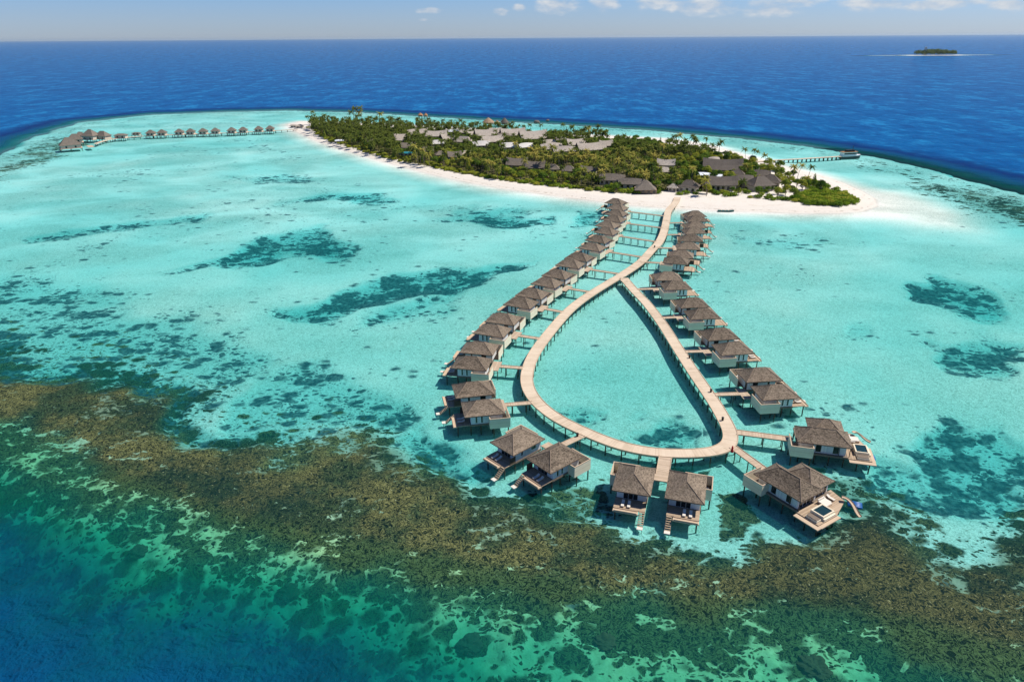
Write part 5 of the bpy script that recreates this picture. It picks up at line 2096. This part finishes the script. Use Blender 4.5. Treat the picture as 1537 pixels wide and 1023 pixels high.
def tree_meshes(seed, kind):
    rs = np.random.default_rng(seed)
    t = MB()
    if kind == 'broad':
        h = 3.6
        lobes = [(0, 0, 5.2, 2.4, 2.0)]
        for k in range(6):
            a = k * 1.05 + rs.uniform(-.3, .3)
            lobes.append((math.cos(a) * 2.0, math.sin(a) * 2.0, rs.uniform(3.6, 5.6), rs.uniform(1.2, 1.9), rs.uniform(1.0, 1.6)))
            t.tube((0, 0, 1.6), (math.cos(a) * 1.6, math.sin(a) * 1.6, 3.9), 0.14, 0.06, 5)
        t.tube((0, 0, -0.4), (0, 0, 4.4), 0.26, 0.14, 7)
        c = leaf_cloud(lobes, 620, 0.46, rs, M_leaf, 'crown')
    elif kind == 'spire':
        lobes = []
        for k in range(9):
            f = k / 8
            lobes.append((rs.uniform(-.3, .3) * (1 - f), rs.uniform(-.3, .3) * (1 - f), 2.0 + 7.4 * f, 1.9 * (1 - f) + 0.4, 1.0))
        t.tube((0, 0, -0.4), (0, 0, 9.2), 0.24, 0.05, 7)
        c = leaf_cloud(lobes, 560, 0.42, rs, M_leaf, 'crown', 0.2)
    else:
        lobes = [(0, 0, 0.8, 1.7, 1.3)]
        for k in range(5):
            a = k * 1.26 + rs.uniform(-.4, .4)
            lobes.append((math.cos(a) * 1.5, math.sin(a) * 1.5, rs.uniform(0.4, 1.1), rs.uniform(0.9, 1.4), rs.uniform(0.8, 1.3)))
        t.tube((0, 0, -0.3), (0, 0, 1.0), 0.12, 0.06, 6)
        c = leaf_cloud(lobes, 420, 0.36, rs, M_bush, 'crown')
    return t.mesh('trunk', M_trunk), c


PALMS = [make_palm_meshes(s, h, l) for s, h, l in ((1, 9.5, 1.2), (2, 11.0, 2.0), (3, 8.0, 0.8), (4, 12.5, 2.2), (5, 10.0, 2.8), (6, 7.0, 1.5))]
BROAD = [tree_meshes(20 + k, 'broad') for k in range(5)]
SPIRE = [tree_meshes(40 + k, 'spire') for k in range(3)]
SHRUB = [tree_meshes(60 + k, 'shrub') for k in range(5)]
FP = np.array([(a, b, r, w, h) for a, b, r, w, h in house_fp])


def height_cap(x, y):
    """how tall a tree may grow here: gardens in front of the houses are kept low"""
    d = FP[:, :2] - np.array([x, y])
    fr_ = (d[:, 1] > -2) & (d[:, 1] < 42) & (np.abs(d[:, 0]) < FP[:, 2] * 0.75)
    if not np.any(fr_):
        return 99.0
    return float(np.min(FP[fr_, 4] * 0.40 + 0.12 * np.maximum(0, d[fr_, 1] - FP[fr_, 2] * 0.4)))


def clear_of_houses(x, y, tall):
    d = FP[:, :2] - np.array([x, y])
    dist = np.hypot(d[:, 0], d[:, 1])
    if np.any(dist < FP[:, 2] * 0.80 + 1.0):
        return False
    return True


def plant(name, meshes, x, y, s, label, cat, group):
    z = max(0.0, gz(x, y)) - 0.05
    root = empty(name, (x, y, z), random.uniform(0, 6.28))
    root.scale = (s, s, s * random.uniform(0.92, 1.12))
    link('trunk', meshes[0], root)
    link('crown', meshes[1], root)
    tag(root, label, cat, group)
    return root


class Filler:
    """the rest of a very large kind, gathered in one mesh"""
    def __init__(self):
        self.V, self.F, self.n = [], [], 0

    def add(self, meshes, x, y, s):
        a = random.uniform(0, 6.28)
        ca_, sa_ = math.cos(a), math.sin(a)
        z = max(0.0, gz(x, y)) - 0.05
        for me in meshes:
            n = len(me.vertices)
            co_ = np.empty(n * 3, np.float32)
            me.vertices.foreach_get('co', co_)
            co_ = co_.reshape(-1, 3) * s
            v = np.stack([co_[:, 0] * ca_ - co_[:, 1] * sa_ + x, co_[:, 0] * sa_ + co_[:, 1] * ca_ + y, co_[:, 2] + z], -1)
            self.V.append(v)
            for p in me.polygons:
                self.F.append(tuple(i + self.n for i in p.vertices))
            self.n += n


vegs = []
bx0, by0 = VEG_W.min(0)
bx1, by1 = VEG_W.max(0)
cells = {}


def try_place(x, y, r):
    k = (int(x // 4), int(y // 4))
    for i in range(-1, 2):
        for j in range(-1, 2):
            for (a, b, rr) in cells.get((k[0] + i, k[1] + j), ()):
                if (a - x) ** 2 + (b - y) ** 2 < (0.5 * (r + rr)) ** 2:
                    return False
    cells.setdefault(k, []).append((x, y, r))
    return True


HEADLAND = WP([(1010, 262), (1060, 240), (1110, 238), (1180, 250), (1290, 290), (1290, 312), (1150, 304), (1040, 297)], 1.3)
THICKET = WP([(1188, 300), (1215, 288), (1262, 291), (1292, 301), (1285, 310), (1215, 309)], 1.3)
OPEN = [WP(q, 1.3) for q in OPEN_PX]
cand = []
tries = 0
xs_ = rng.uniform(bx0, bx1, 42000)
ys_ = rng.uniform(by0, by1, 42000)
dv_ = sdist(xs_, ys_, VEG_W)
hd_ = sdist(xs_, ys_, HEADLAND)
th_ = sdist(xs_, ys_, THICKET)
op_ = np.max([sdist(xs_, ys_, q) for q in OPEN], axis=0)
dens_ = fbm(xs_ / 22.0, ys_ / 22.0, 77, 3)
palms_l, broad_l, spire_l, shrub_l = [], [], [], []
for i in range(len(xs_)):
    if dv_[i] < 0:
        continue
    x, y = xs_[i], ys_[i]
    dv, n_ = dv_[i], dens_[i]
    u_ = random.random()
    if th_[i] > 0:
        if clear_of_houses(x, y, 1.5) and try_place(x, y, 2.0):
            shrub_l.append((x, y, random.uniform(0.9, 1.35)))
        continue
    if op_[i] > 0 and u_ < 0.80:
        continue
    if hd_[i] > 0 and x > 130 and u_ < 0.35:
        continue
    edge = dv < 7
    k = 'shrub' if (edge and u_ < (0.85 if x > -60 else 0.35)) else ('palm' if n_ > 0.44 or x < -70 else 'broad')
    if k == 'palm' and random.random() < 0.07:
        k = 'spire'
    if k == 'broad' and random.random() < 0.35:
        k = 'shrub'
    if hd_[i] > 0 and k == 'palm' and random.random() < 0.75:
        k = 'shrub' if random.random() < 0.6 else 'broad'
    if not clear_of_houses(x, y, 3):
        continue
    sc = random.uniform(0.75, 1.12)
    hk = {'palm': 11.5, 'broad': 7.2, 'spire': 10.5, 'shrub': 2.4}
    cap = height_cap(x, y)
    if hk[k] * sc > cap:
        if cap / hk[k] > 0.55:
            sc = cap / hk[k]
        elif k != 'shrub' and cap / hk['broad'] > 0.55 and random.random() < 0.6:
            k, sc = 'broad', cap / hk['broad']
        else:
            k, sc = 'shrub', min(sc, max(0.7, cap / 2.4))
    r = {'palm': 4.3 * max(sc, 0.8), 'broad': 4.6 * sc, 'spire': 3.6, 'shrub': 3.0}[k]
    if not try_place(x, y, r):
        continue
    {'palm': palms_l, 'broad': broad_l, 'spire': spire_l, 'shrub': shrub_l}[k].append((x, y, sc))
print('plants', len(palms_l), len(broad_l), len(spire_l), len(shrub_l))
for lst in (palms_l, broad_l, spire_l, shrub_l):
    lst.sort(key=lambda q: q[1])
grove = WP([(455, 178), (640, 178), (640, 262), (455, 222)], 1.3)


def in_grove(x, y):
    return sdist(np.array([x]), np.array([y]), grove)[0] > 0


# palms: of the largest in view 300 each on its own, the rest as one wood
fill_p = Filler()
CAP = 300
# prefer the nearer palms, but keep the skyline ones
for k, (x, y, s) in enumerate(palms_l):
    m = PALMS[random.randrange(len(PALMS))]
    if k < CAP - 16:
        if x < -70:
            plant('palm_tree', m, x, y, s, 'coconut palm in the dense grove at the island end near the far jetty', 'palm tree', 'palms of the far grove')
        elif x < 60:
            plant('palm_tree', m, x, y, s, 'coconut palm growing between the houses in the middle of the island', 'palm tree', 'palms among the houses')
        else:
            plant('palm_tree', m, x, y, s, 'coconut palm in the dark dense wood behind the boardwalk landing', 'palm tree', 'palms of the dark wood')
    else:
        fill_p.add(m, x, y, s)
if fill_p.n:
    me = bpy.data.meshes.new('palm_wood')
    me.from_pydata(np.concatenate(fill_p.V), [], fill_p.F)
    me.materials.append(M_palm)
    o = link('palm_wood', me)
    o['kind'] = 'stuff'
    o['label'] = 'far rows of palms along the ocean side of the island'
# tall palms standing above the skyline and lone palms on the back beach
lone = [(525.5, 188, 1.35, 'tall palm, westernmost of the five rising above the far grove skyline'), (531, 189, 1.5, 'tall palm, second from west rising above the far grove skyline'), (537, 189, 1.45, 'tall palm, middle one of the five rising above the far grove skyline'), (545, 189, 1.55, 'tall palm, fourth from west rising above the far grove skyline'),
        (569, 191, 1.4, 'tall palm, easternmost of the five rising above the far grove skyline'), (474, 187, 1.1, 'single palm at the tip of the far grove by the sand spit'), (1212, 272, 0.95, 'lone palm on white sand of the headland back beach'), (1118, 243, 1.0, 'palm nearest the root of the pier, on its island side'),
        (1126, 246, 0.9, 'slim palm at the root of the pier beside bare sand'), (1131, 247, 0.8, 'short palm at the root of the pier, the outermost one'), (882, 212, 1.25, 'palm standing clear of the trees on the ocean shore, western of two'), (898, 213, 1.2, 'palm standing clear of the trees on the ocean shore, eastern of two'), (1016, 224, 1.2, 'single palm leaning over the ocean beach behind the dark wood'), (1148, 252, 1.0, 'palm on the sand between pier and dark headland roofs')]
for px, py, s, lab in lone:
    p = W(px, py, 1.2)
    plant('palm_tree', PALMS[random.choice((0, 1, 3))], p[0], p[1], s, lab, 'palm tree', 'single palms')
for k, (x, y, s) in enumerate(spire_l):
    plant('casuarina_tree', SPIRE[k % 3], x, y, s, 'slim pointed tree growing among the palms', 'tree', 'pointed trees among the palms')
fb_ = Filler()
for k, (x, y, s) in enumerate(broad_l):
    if k < 300:
        plant('broadleaf_tree', BROAD[k % 5], x, y, s * 1.0, 'round green broadleaf tree between the houses and palms', 'tree', 'broadleaf trees of the island')
    else:
        fb_.add(BROAD[k % 5], x, y, s)
if fb_.n:
    me = bpy.data.meshes.new('broadleaf_wood')
    me.from_pydata(np.concatenate(fb_.V), [], fb_.F)
    me.materials.append(M_leaf)
    o = link('broadleaf_wood', me)
    o['kind'] = 'stuff'
fs_ = Filler()
for k, (x, y, s) in enumerate(shrub_l):
    if k < 300:
        p_in = sdist(np.array([x]), np.array([y]), THICKET)[0] > 0
        plant('shrub', SHRUB[k % 5], x, y, s, 'bright yellow-green shrub in the thicket at the sandy headland' if p_in else 'rounded green shrub at the edge of the beach vegetation', 'shrub', 'shrubs of the headland thicket' if p_in else 'shrubs along the beach')
    else:
        fs_.add(SHRUB[k % 5], x, y, s)
if fs_.n:
    me = bpy.data.meshes.new('shrubbery')
    me.from_pydata(np.concatenate(fs_.V), [], fs_.F)
    me.materials.append(M_bush)
    o = link('shrubbery', me)
    o['kind'] = 'stuff'
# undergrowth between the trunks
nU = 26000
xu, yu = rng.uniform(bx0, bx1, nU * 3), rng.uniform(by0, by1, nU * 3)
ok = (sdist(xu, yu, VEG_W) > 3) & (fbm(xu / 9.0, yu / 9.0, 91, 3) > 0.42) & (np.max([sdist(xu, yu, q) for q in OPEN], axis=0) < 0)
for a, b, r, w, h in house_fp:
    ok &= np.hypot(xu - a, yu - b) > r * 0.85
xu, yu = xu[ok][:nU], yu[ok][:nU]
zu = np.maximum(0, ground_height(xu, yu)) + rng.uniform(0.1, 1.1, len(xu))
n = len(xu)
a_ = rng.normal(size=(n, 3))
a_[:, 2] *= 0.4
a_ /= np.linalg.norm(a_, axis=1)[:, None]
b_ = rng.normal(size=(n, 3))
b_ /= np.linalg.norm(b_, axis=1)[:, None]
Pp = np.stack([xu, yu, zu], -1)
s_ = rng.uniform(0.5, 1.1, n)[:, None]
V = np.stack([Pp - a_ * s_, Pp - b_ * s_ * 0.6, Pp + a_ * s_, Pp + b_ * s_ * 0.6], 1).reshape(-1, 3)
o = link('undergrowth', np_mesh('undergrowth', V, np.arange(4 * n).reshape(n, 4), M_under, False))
o['kind'] = 'stuff'

# ------------------------------------------------------------------ the far islet with its wood
nx_, ny_ = 90, 50
gx = np.linspace(FARC[0] - 150, FARC[0] + 150, nx_)
gy = np.linspace(FARC[1] - 80, FARC[1] + 80, ny_)
XX, YY = np.meshgrid(gx, gy)
XX, YY = XX.ravel(), YY.ravel()
ZZ = ground_height(XX, YY)
me = np_mesh('islet', np.stack([XX, YY, np.maximum(ZZ, -3)], -1), grid_faces(nx_, ny_), mat_simple('islet_sand', (0.72, 0.66, 0.55), 0.95, 0.12, 0.05, 0.1, 0, 'pos'))
o = link('islet_sand', me)
o['kind'] = 'structure'
rs = np.random.default_rng(5)
lobes = []
while len(lobes) < 260:
    a, b = rs.uniform(-1, 1, 2)
    if a * a + b * b < 0.72:
        h = rs.uniform(7, 12) * (1 - 0.35 * (a * a + b * b))
        lobes.append((FARC[0] + a * 112, FARC[1] + b * 60, h * 1.3, rs.uniform(6, 10), h * 1.25))
o = link('islet_wood', leaf_cloud(lobes, 9000, 2.0, rs, M_isle, 'islet_wood'))
o['kind'] = 'stuff'
mb = MB()
tx, ty = FARC[0] - 52, FARC[1] - 5
mb.box(-4, 4, -4, 4, 0, 34)
mb.box(-4.8, 4.8, -4.8, 4.8, 34.003, 36)
o = mb.build('tower', M_whitep)
o.location = (tx, ty, 1.0)
tag(o, 'pale square tower rising above the wood of the far islet', 'tower')


# ------------------------------------------------------------------ sea air
def build_haze():
    mb = MB()
    mb.box(-53000, 53000, -4500, 61500, -72, 125)
    t = NT('sea_haze')
    v = t.n('ShaderNodeVolumePrincipled')
    v.inputs['Color'].default_value = (0.72, 0.88, 1.0, 1)
    v.inputs['Density'].default_value = 1.3e-5
    v.inputs['Anisotropy'].default_value = 0.2
    t.l(v.outputs[0], t.out.inputs['Volume'])
    o = mb.build('haze', t.m)
    o['kind'] = 'stuff'


build_haze()
# ------------------------------------------------------------------ camera and render settings
cam = bpy.data.cameras.new('camera')
cam.sensor_fit = 'HORIZONTAL'
cam.sensor_width = 36.0
cam.lens = 36.0 * FPX / 1537.0
cam.clip_start = 1.0
cam.clip_end = 200000
cam.shift_x = 0.0
co = bpy.data.objects.new('camera', cam)
COL.objects.link(co)
Mx = Matrix.Identity(4)
for i in range(3):
    Mx[i][0], Mx[i][1], Mx[i][2] = RT[i], UP[i], -FW[i]
Mx[2][3] = H
co.matrix_world = Mx
scene.camera = co
scene.render.engine = 'CYCLES'
scene.cycles.use_denoising = True
scene.cycles.max_bounces = 6
scene.cycles.diffuse_bounces = 3
scene.cycles.glossy_bounces = 2
scene.cycles.transparent_max_bounces = 12
scene.cycles.sample_clamp_indirect = 6
scene.view_settings.view_transform = 'Standard'
scene.view_settings.look = 'None'
scene.view_settings.exposure = 0.22
scene.view_settings.gamma = 1.0
